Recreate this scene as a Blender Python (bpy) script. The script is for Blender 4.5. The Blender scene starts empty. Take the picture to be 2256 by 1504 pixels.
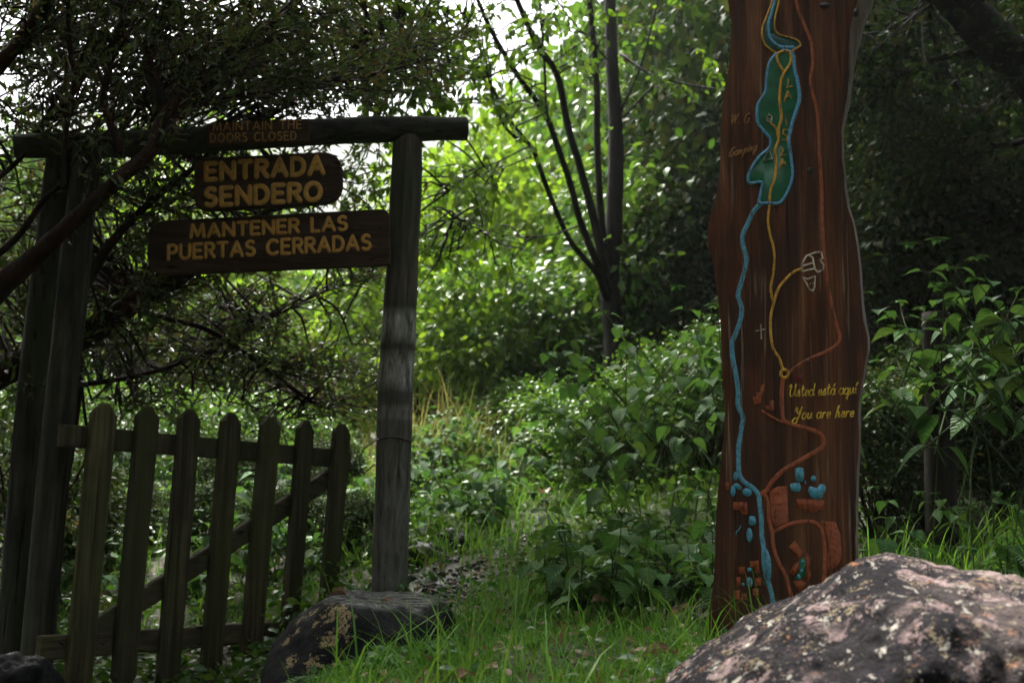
import bpy, bmesh, math, random
import numpy as np
from mathutils import Vector, Matrix, noise as mnoise
random.seed(7); rng = np.random.default_rng(7)
SC = bpy.context.scene
COL = SC.collection

# ------------------------------------------------------------------ camera, world, sun, exposure
F = 2600.0                                    # focal length in pixels of a 2256 px wide picture
CAM = np.array([0.0, 0.0, 1.0])
PITCH, ROLL = math.radians(9.13), math.radians(1.15)
cF = np.array([0, math.cos(PITCH), math.sin(PITCH)])
cU0 = np.array([0, -math.sin(PITCH), math.cos(PITCH)]); cR0 = np.array([1.0, 0, 0])
cU = math.cos(ROLL)*cU0 - math.sin(ROLL)*cR0
cR = math.cos(ROLL)*cR0 + math.sin(ROLL)*cU0
cam_data = bpy.data.cameras.new('camera'); cam = bpy.data.objects.new('camera', cam_data); COL.objects.link(cam)
cam.matrix_world = Matrix(((cR[0], cU[0], -cF[0], CAM[0]), (cR[1], cU[1], -cF[1], CAM[1]), (cR[2], cU[2], -cF[2], CAM[2]), (0, 0, 0, 1)))
cam_data.sensor_width = 36; cam_data.lens = F/2256*36
cam_data.clip_start = 0.05; cam_data.clip_end = 3000
cam_data.dof.use_dof = True; cam_data.dof.focus_distance = 3.55; cam_data.dof.aperture_fstop = 4.2
SC.camera = cam

world = bpy.data.worlds.new('World'); SC.world = world; world.use_nodes = True
wn = world.node_tree.nodes; wl = world.node_tree.links
sky = wn.new('ShaderNodeTexSky'); sky.sky_type = 'NISHITA'; sky.sun_disc = False
SUN_EL, SUN_ROT = math.radians(60), math.radians(-32)      # sun behind the trees, a little to the left
sky.sun_elevation = SUN_EL; sky.sun_rotation = SUN_ROT; sky.air_density = 1.4; sky.dust_density = 6.0; sky.ozone_density = 1.0
hs = wn.new('ShaderNodeHueSaturation'); hs.inputs['Saturation'].default_value = 0.38
wl.new(sky.outputs[0], hs.inputs['Color']); wl.new(hs.outputs[0], wn['Background'].inputs[0])
wn['Background'].inputs[1].default_value = 0.066
sd = bpy.data.lights.new('sun', 'SUN'); sun = bpy.data.objects.new('sun', sd); COL.objects.link(sun)
sd.energy = 2.9; sd.angle = math.radians(14); sd.color = (1, 0.96, 0.88)
sdir = Vector((math.sin(SUN_ROT)*math.cos(SUN_EL), math.cos(SUN_ROT)*math.cos(SUN_EL), math.sin(SUN_EL)))
sun.rotation_euler = (-sdir).to_track_quat('-Z', 'Y').to_euler()
SC.view_settings.view_transform = 'Standard'; SC.view_settings.look = 'None'
SC.view_settings.exposure = 2.75; SC.view_settings.gamma = 1.0
SC.render.engine = 'CYCLES'
cy = SC.cycles; cy.use_denoising = True; cy.max_bounces = 7; cy.diffuse_bounces = 4; cy.glossy_bounces = 2
cy.transmission_bounces = 5; cy.volume_bounces = 1; cy.transparent_max_bounces = 6
cy.caustics_reflective = False; cy.caustics_refractive = False; cy.sample_clamp_indirect = 4.0

# ------------------------------------------------------------------ helpers
def P(px, py, D):
    d = cF + cR*((px-1128)/F) - cU*((py-752)/F)
    return CAM + d*(D/d[1])
def PP(pts, D): return [P(a, b, D) for a, b in pts]
def on_plane(px, py, p0, n):
    d = cF + cR*((px-1128)/F) - cU*((py-752)/F)
    return CAM + d*(np.dot(np.array(p0)-CAM, n)/np.dot(d, n))
def sstep(a, b, x):
    t = np.clip((x-a)/(b-a), 0, 1); return t*t*(3-2*t)
def g(x, y):
    """height of the ground"""
    x = np.asarray(x, float); y = np.asarray(y, float)
    b = np.interp(x, [-8, -2.2, -1.2, -.75, -.35, 1.0, 1.6, 2.4, 4, 9], [.15, .22, .30, .44, .64, .66, .78, .95, 1.15, 1.5])
    b = b + np.where(y < 4.4, 0, 0.165*(np.minimum(y, 40)-4.4)) - .07*np.maximum(0, 2.4-y).clip(0, 6)
    pathc = np.interp(y, [4.6, 6.3, 8, 12], [-.18, .12, .38, .9])
    b = b + (0.05+.22*sstep(5.6, 8, y))*sstep(.28, .9, np.abs(x-pathc))*sstep(5, 6.5, y)*(1-sstep(10, 20, y))
    b = b + .02*np.sin(x*3.1+y*1.7) + .015*np.sin(x*7.3-y*5.1)
    return b
def gz(x, y): return float(g(x, y))
def tag(o, label=None, cat=None, group=None, kind=None):
    if label: o['label'] = label
    if cat: o['category'] = cat
    if group: o['group'] = group
    if kind: o['kind'] = kind
    return o
def empty(name, loc, label, cat, group=None):
    o = bpy.data.objects.new(name, None); COL.objects.link(o); o.location = loc; o.empty_display_size = .05
    return tag(o, label, cat, group)
def link(name, me, m, parent=None, world_space=True):
    if m: me.materials.append(m)
    o = bpy.data.objects.new(name, me); COL.objects.link(o)
    if parent is not None:
        o.parent = parent
        if world_space:
            off = Vector((0, 0, 0)); p = parent
            while p is not None: off += p.location; p = p.parent
            me.transform(Matrix.Translation(-off))
    return o
def mesh_np(name, V, Fc, uv=None, smooth=False):
    V = np.asarray(V, np.float32); Fc = np.asarray(Fc, np.int32); k = Fc.shape[1]
    me = bpy.data.meshes.new(name)
    me.vertices.add(len(V)); me.vertices.foreach_set('co', V.ravel())
    me.loops.add(Fc.size); me.loops.foreach_set('vertex_index', Fc.ravel())
    me.polygons.add(len(Fc)); me.polygons.foreach_set('loop_start', np.arange(0, Fc.size, k, dtype=np.int32))
    me.polygons.foreach_set('loop_total', np.full(len(Fc), k, np.int32))
    if smooth: me.polygons.foreach_set('use_smooth', np.ones(len(Fc), bool))
    if uv is not None:
        l = me.uv_layers.new(name='UVMap'); l.data.foreach_set('uv', np.asarray(uv, np.float32)[Fc.ravel()].ravel())
    me.update(calc_edges=True); me.validate()
    return me
class MB:
    def __init__(s): s.v = []; s.f = []
    def add(s, vs, fs):
        n = len(s.v); s.v += [tuple(map(float, v)) for v in vs]; s.f += [tuple(i+n for i in f) for f in fs]
    def mesh(s, name, smooth=True):
        me = bpy.data.meshes.new(name); me.from_pydata(s.v, [], s.f)
        bm = bmesh.new(); bm.from_mesh(me); bmesh.ops.recalc_face_normals(bm, faces=bm.faces); bm.to_mesh(me); bm.free()
        if smooth: me.shade_smooth()
        return me
    def build(s, name, m, parent=None, smooth=True): return link(name, s.mesh(name, smooth), m, parent)
def smooth_line(pts, n=6):
    pts = [np.array(p, float) for p in pts]
    if len(pts) < 3: return pts
    q = [2*pts[0]-pts[1]] + pts + [2*pts[-1]-pts[-2]]; out = []
    for i in range(1, len(q)-2):
        a, b, c, d = q[i-1:i+3]
        for k in range(n):
            t = k/n; out.append(.5*((2*b)+(c-a)*t+(2*a-5*b+4*c-d)*t*t+(3*b-a-3*c+d)*t**3))
    out.append(pts[-1]); return out
def tube(mb, pts, radii, sides=8, jit=0.0, cap=True):
    pts = [np.array(p, float) for p in pts]; n = len(pts)
    if np.isscalar(radii): radii = [radii]*n
    t0 = pts[1]-pts[0]; t0 = t0/np.linalg.norm(t0)
    ref = np.array([0, 0, 1.0]) if abs(t0[2]) < .8 else np.array([0, 1.0, 0])
    vs = []
    for i in range(n):
        t = pts[min(i+1, n-1)]-pts[max(i-1, 0)]; t = t/(np.linalg.norm(t)+1e-9)
        a = np.cross(t, ref); a = a/(np.linalg.norm(a)+1e-9); ref = np.cross(a, t); b = ref
        for k in range(sides):
            th = 2*math.pi*k/sides; r = radii[i]*(1+jit*(random.random()-.5))
            vs.append(pts[i]+r*(math.cos(th)*a+math.sin(th)*b))
    fs = [(i*sides+k, i*sides+(k+1) % sides, (i+1)*sides+(k+1) % sides, (i+1)*sides+k) for i in range(n-1) for k in range(sides)]
    if cap: fs += [tuple(range(sides)), tuple((n-1)*sides+k for k in range(sides))[::-1]]
    mb.add(vs, fs)
def resample_r(ctrl_r, n): return list(np.interp(np.linspace(0, 1, n), np.linspace(0, 1, len(ctrl_r)), ctrl_r))
def nrm(v): return v/(np.linalg.norm(v, axis=-1, keepdims=True)+1e-9)

# ------------------------------------------------------------------ materials
class M:
    def __init__(s, name):
        s.m = bpy.data.materials.new(name); s.m.use_nodes = True; s.t = s.m.node_tree; s.t.nodes.clear()
        s.out = s.n('OutputMaterial')
    def n(s, k, **kw):
        x = s.t.nodes.new('ShaderNode'+k)
        for a, b in kw.items(): setattr(x, a, b)
        return x
    def set(s, inp, v):
        if hasattr(v, 'node'): s.t.links.new(v, inp)
        else: inp.default_value = v
    def coord(s, scale=(1, 1, 1), kind='Object', rot=(0, 0, 0)):
        c = s.n('TexCoord'); mp = s.n('Mapping'); s.t.links.new(c.outputs[kind], mp.inputs[0])
        mp.inputs['Scale'].default_value = scale; mp.inputs['Rotation'].default_value = rot; return mp.outputs[0]
    def noise(s, vec, scale, detail=4, rough=.55, dist=0):
        x = s.n('TexNoise'); s.set(x.inputs['Vector'], vec); x.inputs['Scale'].default_value = scale
        x.inputs['Detail'].default_value = detail; x.inputs['Roughness'].default_value = rough; x.inputs['Distortion'].default_value = dist
        return x.outputs['Fac']
    def vor(s, vec, scale, feat='F1', out='Distance', rand=1):
        x = s.n('TexVoronoi', feature=feat); s.set(x.inputs['Vector'], vec); x.inputs['Scale'].default_value = scale
        x.inputs['Randomness'].default_value = rand; return x.outputs[out]
    def ramp(s, fac, stops, interp='LINEAR'):
        x = s.n('ValToRGB'); s.set(x.inputs[0], fac); r = x.color_ramp; r.interpolation = interp
        while len(r.elements) < len(stops): r.elements.new(.5)
        for e, (p, c) in zip(r.elements, stops):
            e.position = p; e.color = (c, c, c, 1) if np.isscalar(c) else (*c, 1)
        return x.outputs[0]
    def mix(s, fac, a, b, blend='MIX'):
        x = s.n('Mix', data_type='RGBA', blend_type=blend); s.set(x.inputs[0], fac)
        for i, v in ((6, a), (7, b)): s.set(x.inputs[i], (*v, 1) if isinstance(v, tuple) else v)
        return x.outputs[2]
    def math(s, op, a, b=0.0, c=0.0, clamp=False):
        x = s.n('Math', operation=op, use_clamp=clamp)
        for i, v in enumerate((a, b, c)): s.set(x.inputs[i], v)
        return x.outputs[0]
    def bump(s, h, strength=.3, dist=.01):
        x = s.n('Bump'); s.set(x.inputs['Height'], h); x.inputs['Strength'].default_value = strength; x.inputs['Distance'].default_value = dist
        return x.outputs[0]
    def principled(s, color, rough=.6, normal=None, spec=.5, coat=0):
        x = s.n('BsdfPrincipled'); s.set(x.inputs['Base Color'], (*color, 1) if isinstance(color, tuple) else color)
        s.set(x.inputs['Roughness'], rough); s.set(x.inputs['Specular IOR Level'], spec); x.inputs['Coat Weight'].default_value = coat
        if normal is not None: s.set(x.inputs['Normal'], normal)
        s.t.links.new(x.outputs[0], s.out.inputs[0]); return s.m

def mat_leaf(name, cols, trans=.42, gloss=.9, rough=.32, tint=(1.25, 1.15, .6), veins=False, edge=.26, f0=.016):
    m = M(name); geo = m.n('NewGeometry')
    c = m.ramp(geo.outputs['Random Per Island'], [(i/(len(cols)-1), k) for i, k in enumerate(cols)])
    normal = None
    if veins:
        uvn = m.n('TexCoord'); sx = m.n('SeparateXYZ'); m.t.links.new(uvn.outputs['UV'], sx.inputs[0])
        au = m.math('ABSOLUTE', m.math('SUBTRACT', sx.outputs[0], .5))
        w = m.math('SINE', m.math('MULTIPLY', m.math('SUBTRACT', sx.outputs[1], m.math('MULTIPLY', au, .9)), 46))
        mid = m.math('LESS_THAN', au, .02)
        vein = m.math('MAXIMUM', m.math('GREATER_THAN', w, .9), mid)
        c = m.mix(m.math('MULTIPLY', vein, .25), c, (.16, .26, .08))
        normal = m.bump(w, .35, .004)
    else:
        nz = m.noise(m.coord((1, 1, 1)), 30, 2); c = m.mix(m.math('MULTIPLY', nz, .5), c, m.mix(1.0, c, (.55, .6, .5), 'MULTIPLY'))
    d = m.n('BsdfDiffuse'); m.set(d.inputs[0], c)
    tcol = m.mix(1.0, c, tint, 'MULTIPLY'); t = m.n('BsdfTranslucent'); m.set(t.inputs[0], tcol)
    mx = m.n('MixShader'); mx.inputs[0].default_value = trans
    m.t.links.new(d.outputs[0], mx.inputs[1]); m.t.links.new(t.outputs[0], mx.inputs[2])
    gl = m.n('BsdfGlossy'); gl.inputs['Roughness'].default_value = rough; gl.inputs['Color'].default_value = (gloss, gloss, gloss, 1)
    if normal: 
        for k in (d, t, gl): m.t.links.new(normal, k.inputs['Normal'])
    lw = m.n('LayerWeight'); lw.inputs['Blend'].default_value = .5
    fr = m.math('ADD', f0, m.math('MULTIPLY', m.math('POWER', lw.outputs['Facing'], 4.5), edge))
    mx2 = m.n('MixShader'); m.t.links.new(fr, mx2.inputs[0])
    m.t.links.new(mx.outputs[0], mx2.inputs[1]); m.t.links.new(gl.outputs[0], mx2.inputs[2])
    m.t.links.new(mx2.outputs[0], m.out.inputs[0]); return m.m

def mat_wood(name, dark, mid, light, scale=(34, 34, 2.2), rough=.75, green=None, white=None, spec=.14):
    m = M(name); v = m.coord(scale)
    n1 = m.noise(v, 1.0, 6, .62, .25); n2 = m.noise(m.coord((1, 1, 1)), 5, 4)
    c = m.ramp(n1, [(.3, dark), (.47, mid), (.66, light)])
    oi = m.n('ObjectInfo'); c = m.mix(1.0, c, m.ramp(oi.outputs['Random'], [(0, (.7, .7, .68)), (1, (1.2, 1.15, 1.0))]), 'MULTIPLY')
    c = m.mix(m.ramp(n2, [(.4, 0.0), (.7, .6)]), c, dark)
    if green: c = m.mix(m.ramp(m.noise(m.coord((2.2, 2.2, .8)), 2.1, 5, .6), [(.42, 0.0), (.62, .75)]), c, green)
    crack = m.ramp(m.noise(m.coord((scale[0]*2.2, scale[1]*2.2, scale[2]*.7)), 1, 3, .5, .3), [(.3, 0.0), (.36, 1.0)])
    c = m.mix(crack, tuple(.35*k for k in dark), c)
    if white:
        sx = m.n('SeparateXYZ'); tc = m.n('TexCoord'); m.t.links.new(tc.outputs['Object'], sx.inputs[0])
        tot = None
        for z0, hw, amt in white:
            k = m.math('SUBTRACT', 1.0, m.math('DIVIDE', m.math('ABSOLUTE', m.math('SUBTRACT', sx.outputs[2], z0)), hw), clamp=True)
            k = m.math('MULTIPLY', m.ramp(k, [(0, 0.0), (.6, 1.0)]), amt); tot = k if tot is None else m.math('MAXIMUM', tot, k)
        wnz = m.ramp(m.noise(m.coord((34, 34, 6)), 1.0, 7, .75, .4), [(.36, 0.0), (.66, .85)])
        c = m.mix(m.math('MULTIPLY', tot, wnz), c, (.56, .55, .53))
    nb = m.bump(m.math('ADD', n1, m.math('MULTIPLY', crack, .8)), .9, .008)
    return m.principled(c, rough, nb, spec)
def mat_plain(name, col, rough=.5, var=.35, spec=.4, scale=40, worn=None):
    m = M(name); n = m.noise(m.coord(), scale, 4, .6)
    c = m.mix(m.ramp(n, [(.3, 0.0), (.7, 1.0)]), tuple(k*(1-var) for k in col), tuple(min(1, k*(1+var)) for k in col))
    if worn: c = m.mix(m.ramp(m.noise(m.coord((70, 70, 9)), 1.5, 5, .65), [(.52, 0.0), (.64, .85)]), c, worn)
    return m.principled(c, rough, m.bump(n, .3, .003), spec)
def mat_bark(name, dark, light, red=None, scale=(16, 16, 5)):
    m = M(name); v = m.coord(scale); n1 = m.noise(v, 1.2, 6, .65, .6)
    c = m.ramp(n1, [(.3, dark), (.7, light)])
    if red: c = m.mix(m.ramp(m.noise(m.coord((3, 3, 3)), 2.5, 4), [(.45, 0.0), (.62, .8)]), c, red)
    return m.principled(c, .75, m.bump(n1, 1.0, .015), .12)

PAL = {}
MT = {}
MT['leaf_small'] = mat_leaf('small_dark_leaves', [(.03, .062, .02), (.047, .092, .026), (.085, .13, .042), (.12, .08, .04)], .45, 1, .28, edge=.4, f0=.02)
MT['leaf_broad'] = mat_leaf('broad_green_leaves', [(.06, .13, .015), (.085, .18, .02), (.13, .22, .025)], .52, .9, .3)
MT['leaf_bright'] = mat_leaf('yellow_green_leaves', [(.10, .185, .022), (.15, .25, .03), (.21, .30, .04), (.11, .21, .03)], .5, .8, .35, tint=(1.12, 1.15, .5), edge=.14)
MT['leaf_mid'] = mat_leaf('mid_green_leaves', [(.045, .12, .02), (.07, .155, .025), (.11, .19, .035)], .45, 1, .3)
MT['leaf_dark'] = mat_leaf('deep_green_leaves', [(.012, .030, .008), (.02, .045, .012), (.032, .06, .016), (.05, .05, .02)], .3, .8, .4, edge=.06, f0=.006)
MT['nettle'] = mat_leaf('nettle_leaves', [(.028, .085, .026), (.042, .118, .032), (.065, .155, .042), (.05, .11, .03), (.075, .135, .035)], .35, .85, .4, veins=True, edge=.10, f0=.012)
MT['clover'] = mat_leaf('clover_leaves', [(.03, .10, .025), (.05, .14, .035), (.06, .15, .03)], .35, .9, .35)
MT['grass'] = mat_leaf('grass_blades', [(.068, .20, .028), (.10, .26, .04), (.17, .32, .06), (.11, .24, .042)], .42, .7, .4, edge=.08, f0=.012)
MT['straw'] = mat_leaf('straw_blades', [(.30, .27, .13), (.40, .36, .2), (.14, .20, .05), (.10, .18, .04)], .4, .5, .5)
MT['fern'] = mat_leaf('fern_fronds', [(.05, .15, .03), (.07, .19, .035)], .4, .7, .4)
MT['dead_leaf'] = mat_leaf('dead_leaves', [(.20, .13, .07), (.28, .18, .10), (.14, .08, .05), (.32, .25, .16)], .25, .8, .4, tint=(1.1, 1, .8))
MT['twig'] = mat_bark('twig_bark', (.012, .009, .007), (.05, .036, .026))
MT['bark_red'] = mat_bark('flaky_red_bark', (.006, .004, .003), (.022, .014, .010), (.042, .016, .009))
MT['bark_dark'] = mat_bark('dark_bark', (.005, .0045, .004), (.021, .018, .014))
MT['stem'] = mat_plain('green_stems', (.04, .065, .02), .7, .35, .1)
MT['post'] = mat_wood('weathered_log', (.009, .009, .0075), (.027, .027, .022), (.066, .064, .053), green=(.045, .055, .03))
MT['white_post'] = mat_wood('weathered_log_with_old_whitewash', (.016, .015, .014), (.055, .048, .042), (.12, .105, .092), green=(.045, .055, .035), white=[(1.36, .085, .9), (1.16, .10, .9), (.98, .05, .45), (.45, .75, .3)])
MT['beam'] = mat_wood('weathered_beam', (.010, .011, .009), (.030, .031, .026), (.085, .085, .075), scale=(2.4, 34, 34), green=(.035, .042, .026))
MT['picket'] = mat_wood('mossy_picket', (.016, .015, .009), (.054, .05, .027), (.115, .105, .06), scale=(40, 40, 1.6), green=(.038, .046, .013))
MT['rail'] = mat_wood('pale_rail', (.02, .018, .011), (.055, .05, .03), (.11, .10, .062), scale=(5, 5, 40), green=(.06, .06, .03))
MT['board'] = mat_wood('brown_sign_board', (.014, .008, .005), (.038, .022, .013), (.07, .042, .026), scale=(2.5, 30, 30), rough=.65)
MT['ochre'] = mat_plain('ochre_paint', (.46, .24, .045), .6, .3)
MT['faded_ochre'] = mat_plain('faded_ochre_paint', (.34, .17, .035), .7, .5)

def mat_plank():
    m = M('varnished_red_wood'); v = m.coord((26, 26, 1.3)); n1 = m.noise(v, 1.0, 7, .62, .35)
    c = m.ramp(n1, [(.25, (.018, .007, .004)), (.42, (.060, .023, .0105)), (.52, (.130, .046, .018)), (.70, (.26, .112, .048))])
    n2 = m.noise(m.coord((5, 5, .9)), 1.3, 4, .55, .5); c = m.mix(m.ramp(n2, [(.40, .75), (.62, 0.0)]), c, (.032, .014, .009))
    n4 = m.noise(m.coord((4, 4, 1.5)), 1.7, 3); c = m.mix(m.ramp(n4, [(.55, 0.0), (.75, .5)]), c, (.17, .05, .016))
    n3 = m.noise(m.coord((90, 90, 2.4)), 1.0, 4, .5, .2); sc = m.ramp(n3, [(.61, 0.0), (.66, 1.0)])
    msk = m.ramp(m.noise(m.coord((3, 3, 1.6)), 1.4, 3), [(.45, 0.0), (.6, 1.0)])
    c = m.mix(m.math('MULTIPLY', m.math('MULTIPLY', sc, msk), .6), c, (.30, .22, .15))
    fl = m.noise(m.coord((160, 160, 5)), 1.0, 5, .7, .1); c = m.mix(.45, c, m.mix(1.0, c, m.ramp(fl, [(.35, .35), (.65, 1.6)]), 'MULTIPLY'))
    crack = m.ramp(m.noise(m.coord((60, 60, 1.1)), 1.0, 3, .5, .15), [(.30, 0.0), (.34, 1.0)])
    c = m.mix(crack, (.012, .006, .004), c)
    h = m.math('ADD', m.math('MULTIPLY', n1, .7), m.math('SUBTRACT', crack, m.math('MULTIPLY', sc, .3)))
    return m.principled(c, m.ramp(n1, [(.3, .42), (.7, .6)]), m.bump(h, 1.0, .006), .16, 0)
MT['plank'] = mat_plank()
MT['plank_bark'] = mat_wood('grey_plank_edge', (.03, .02, .016), (.12, .09, .078), (.26, .21, .19), scale=(30, 30, 2.5), rough=.45, spec=.3)
MT['p_blue'] = mat_plain('blue_paint', (.09, .31, .44), .4, .45, scale=120, worn=(.06, .026, .012))
MT['p_pond'] = mat_plain('pond_blue_paint', (.07, .32, .46), .35, .4, scale=90, worn=(.06, .026, .012))
MT['p_lightblue'] = mat_plain('light_blue_paint', (.11, .36, .60), .4, .35, scale=120, worn=(.06, .026, .012))
MT['p_green'] = mat_plain('deep_green_paint', (.008, .125, .055), .45, .3, scale=30)
MT['p_teal'] = mat_plain('teal_paint', (.010, .085, .075), .45, .4, scale=30, worn=(.06, .026, .012))
MT['p_yellow'] = mat_plain('yellow_paint', (.66, .36, .04), .45, .35, scale=120, worn=(.06, .026, .012))
MT['p_letter'] = mat_plain('letter_yellow_paint', (.85, .55, .05), .45, .3, scale=120, worn=(.06, .026, .012))
MT['p_old_letter'] = mat_plain('old_ochre_paint', (.32, .15, .03), .5, .35, scale=120)
MT['p_red'] = mat_plain('brick_red_paint', (.36, .085, .03), .5, .35, scale=90, worn=(.06, .026, .012))
MT['p_crimson'] = mat_plain('crimson_paint', (.16, .008, .015), .4, .3)
MT['p_white'] = mat_plain('cream_paint', (.66, .57, .46), .5, .35, scale=120, worn=(.06, .026, .012))

def mat_boulder():
    m = M('lichen_granite'); v = m.coord()
    n1 = m.noise(v, 9, 8, .65); fine = m.noise(v, 60, 6, .7)
    c = m.ramp(fine, [(.35, (.004, .0035, .0055)), (.55, (.018, .016, .023)), (.75, (.075, .066, .082))])
    wv = m.n('VectorMath', operation='ADD'); nc = m.n('TexNoise'); nc.inputs['Scale'].default_value = 22; nc.inputs['Detail'].default_value = 5
    m.t.links.new(v, nc.inputs['Vector']); sv = m.n('VectorMath', operation='SCALE'); sv.inputs['Scale'].default_value = .03
    m.t.links.new(nc.outputs['Color'], sv.inputs[0]); m.t.links.new(v, wv.inputs[0]); m.t.links.new(sv.outputs[0], wv.inputs[1]); w = wv.outputs[0]
    def patch(c, scale, lo, hi, col, off, amt=1.0):
        mp = m.n('Mapping'); m.t.links.new(w, mp.inputs[0]); mp.inputs['Location'].default_value = off
        k = m.ramp(m.noise(mp.outputs[0], scale, 7, .68), [(lo, 0.0), (hi, amt)]); return m.mix(k, c, col), k
    gr = m.ramp(m.noise(v, 110, 3, .6), [(.32, (.3, .27, .28)), (.68, (1.45, 1.4, 1.35))])
    grain = m.ramp(m.vor(w, 95, out='Color'), [(.25, .0), (.75, 1.0)])
    grain2 = m.noise(v, 210, 3, .65)
    def crust(c, scale, lo, hi, col, off, dens):
        mp = m.n('Mapping'); m.t.links.new(w, mp.inputs[0]); mp.inputs['Location'].default_value = off
        n_ = m.math('ADD', m.noise(mp.outputs[0], scale, 8, .72), m.math('MULTIPLY', m.math('SUBTRACT', grain2, .5), dens))
        k = m.ramp(n_, [(lo, 0.0), (hi, .95)]); return m.mix(k, c, col), k
    c, k1 = crust(c, 13, .54, .56, (.40, .30, .30), (3, 1, 2), .30)
    c, k2 = crust(c, 24, .595, .61, (.50, .41, .26), (7, 4, 1), .32)
    c, k4 = crust(c, 26, .62, .635, (.42, .21, .10), (5, 5, 9), .2)
    c, k6 = crust(c, 14, .55, .575, (.018, .016, .020), (9, 2, 9), .2)
    bigm = m.ramp(m.noise(w, 4.2, 4, .6), [(.40, .9), (.47, 0.0)]); c = m.mix(bigm, c, m.ramp(fine, [(.35, (.008, .007, .009)), (.6, (.04, .036, .042))]))
    c, k3 = crust(c, 30, .60, .615, (.74, .71, .63), (1, 9, 5), .32)
    sx = m.n('SeparateXYZ'); m.t.links.new(v, sx.inputs[0])
    side = m.ramp(sx.outputs[0], [(.70, 0.0), (1.0, 1.0)])
    kk = m.ramp(m.math('ADD', m.noise(w, 8, 8, .72), m.math('MULTIPLY', m.math('SUBTRACT', grain2, .5), .25)), [(.45, 0.0), (.49, 1.0)])
    c = m.mix(m.math('MULTIPLY', m.math('MULTIPLY', side, kk), .8), c, (.40, .32, .30))
    c, k5 = patch(c, 7, .66, .70, (.035, .045, .012), (2, 8, 4), .9)      # moss
    c = m.mix(.75, c, m.mix(1.0, c, gr, 'MULTIPLY'))
    h = m.math('ADD', m.math('ADD', n1, m.math('MULTIPLY', fine, .5)), m.math('MULTIPLY', m.math('ADD', k1, m.math('ADD', k2, k3)), .25))
    return m.principled(c, .75, m.bump(h, 1.0, .03), .12)
MT['boulder'] = mat_boulder()
def mat_wet_rock(spots=(), base=((.003, .003, .0035), (.008, .0078, .0095), (.02, .0195, .022)), moss=None, rough=(.25, .6)):
    m = M('wet_dark_rock'); v = m.coord(); fine = m.noise(v, 45, 6, .7); big = m.noise(v, 8, 5)
    c = m.ramp(fine, [(.3, base[0]), (.5, base[1]), (.75, base[2])])
    if moss: c = m.mix(m.ramp(m.noise(v, 9, 6, .65), [(.45, 0.0), (.58, 1.0)]), c, moss)
    msk = None
    nz = m.noise(v, 55, 5, .7)
    for p, r in spots:
        d = m.n('VectorMath', operation='DISTANCE'); m.t.links.new(v, d.inputs[0]); d.inputs[1].default_value = p
        k = m.math('SUBTRACT', m.math('ADD', 1.0, m.math('MULTIPLY', m.math('SUBTRACT', nz, .53), 7.0)), m.math('DIVIDE', d.outputs['Value'], r))
        k = m.ramp(k, [(.0, 0.0), (.06, 1.0)]); msk = k if msk is None else m.math('MAXIMUM', msk, k)
    h = m.math('ADD', fine, big)
    if msk is not None:
        c = m.mix(msk, c, m.ramp(m.noise(v, 130, 4), [(.35, (.10, .075, .04)), (.6, (.36, .28, .15))])); h = m.math('ADD', h, m.math('MULTIPLY', msk, .5))
    dots = m.ramp(m.vor(v, 34), [(.0, .6), (.05, 0.0)]); c = m.mix(dots, c, (.22, .21, .2))
    ge = m.n('NewGeometry'); sz_ = m.n('SeparateXYZ'); m.t.links.new(ge.outputs['Normal'], sz_.inputs[0])
    wet = m.math('MULTIPLY', m.ramp(sz_.outputs[2], [(.75, 0.0), (.95, 1.0)]), m.ramp(m.noise(m.coord((1, 3, 1)), 14, 5, .6), [(.42, 0.0), (.55, 1.0)]))
    return m.principled(c, m.math('SUBTRACT', .6, m.math('MULTIPLY', wet, .42)), m.bump(h, .7, .014), m.math('ADD', .12, m.math('MULTIPLY', wet, .7)))

def mat_ground():
    m = M('dark_forest_soil'); v = m.coord(); n = m.noise(v, 7, 8, .65); n2 = m.noise(v, .7, 4)
    c = m.ramp(n, [(.3, (.010, .008, .005)), (.5, (.03, .024, .014)), (.7, (.065, .05, .03))])
    c = m.mix(m.ramp(n2, [(.45, 0.0), (.6, .8)]), c, (.03, .045, .014)); return m.principled(c, .8, m.bump(n, .8, .03), .3)
MT['soil'] = mat_ground()
def mat_path():
    m = M('wet_gravel_path'); v = m.coord(); cell = m.vor(v, 55, out='Color'); d = m.vor(v, 55)
    sx = m.n('SeparateColor'); m.t.links.new(cell, sx.inputs[0])
    c = m.ramp(sx.outputs[0], [(0, (.02, .014, .015)), (.5, (.06, .047, .05)), (1, (.14, .115, .12))])
    c = m.mix(m.ramp(m.noise(v, 5, 5), [(.42, 0.0), (.62, .9)]), c, (.030, .022, .016))
    return m.principled(c, .3, m.bump(d, -.8, .02), .6)
MT['path'] = mat_path()
MT['pebble'] = mat_leaf('wet_pebbles', [(.02, .015, .016), (.045, .035, .037), (.11, .095, .098), (.05, .03, .022)], 0, 1, .3, edge=.25)
def mat_hill():
    m = M('wooded_hillside'); v = m.coord(); n = m.noise(v, .08, 8, .7)
    return m.principled(m.ramp(n, [(.3, (.02, .035, .014)), (.6, (.05, .075, .025)), (.8, (.09, .11, .04))]), .9, m.bump(n, 1, 6), .1)
MT['hill'] = mat_hill()
MT['wire'] = mat_plain('rusty_wire', (.05, .04, .035), .5)

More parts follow.
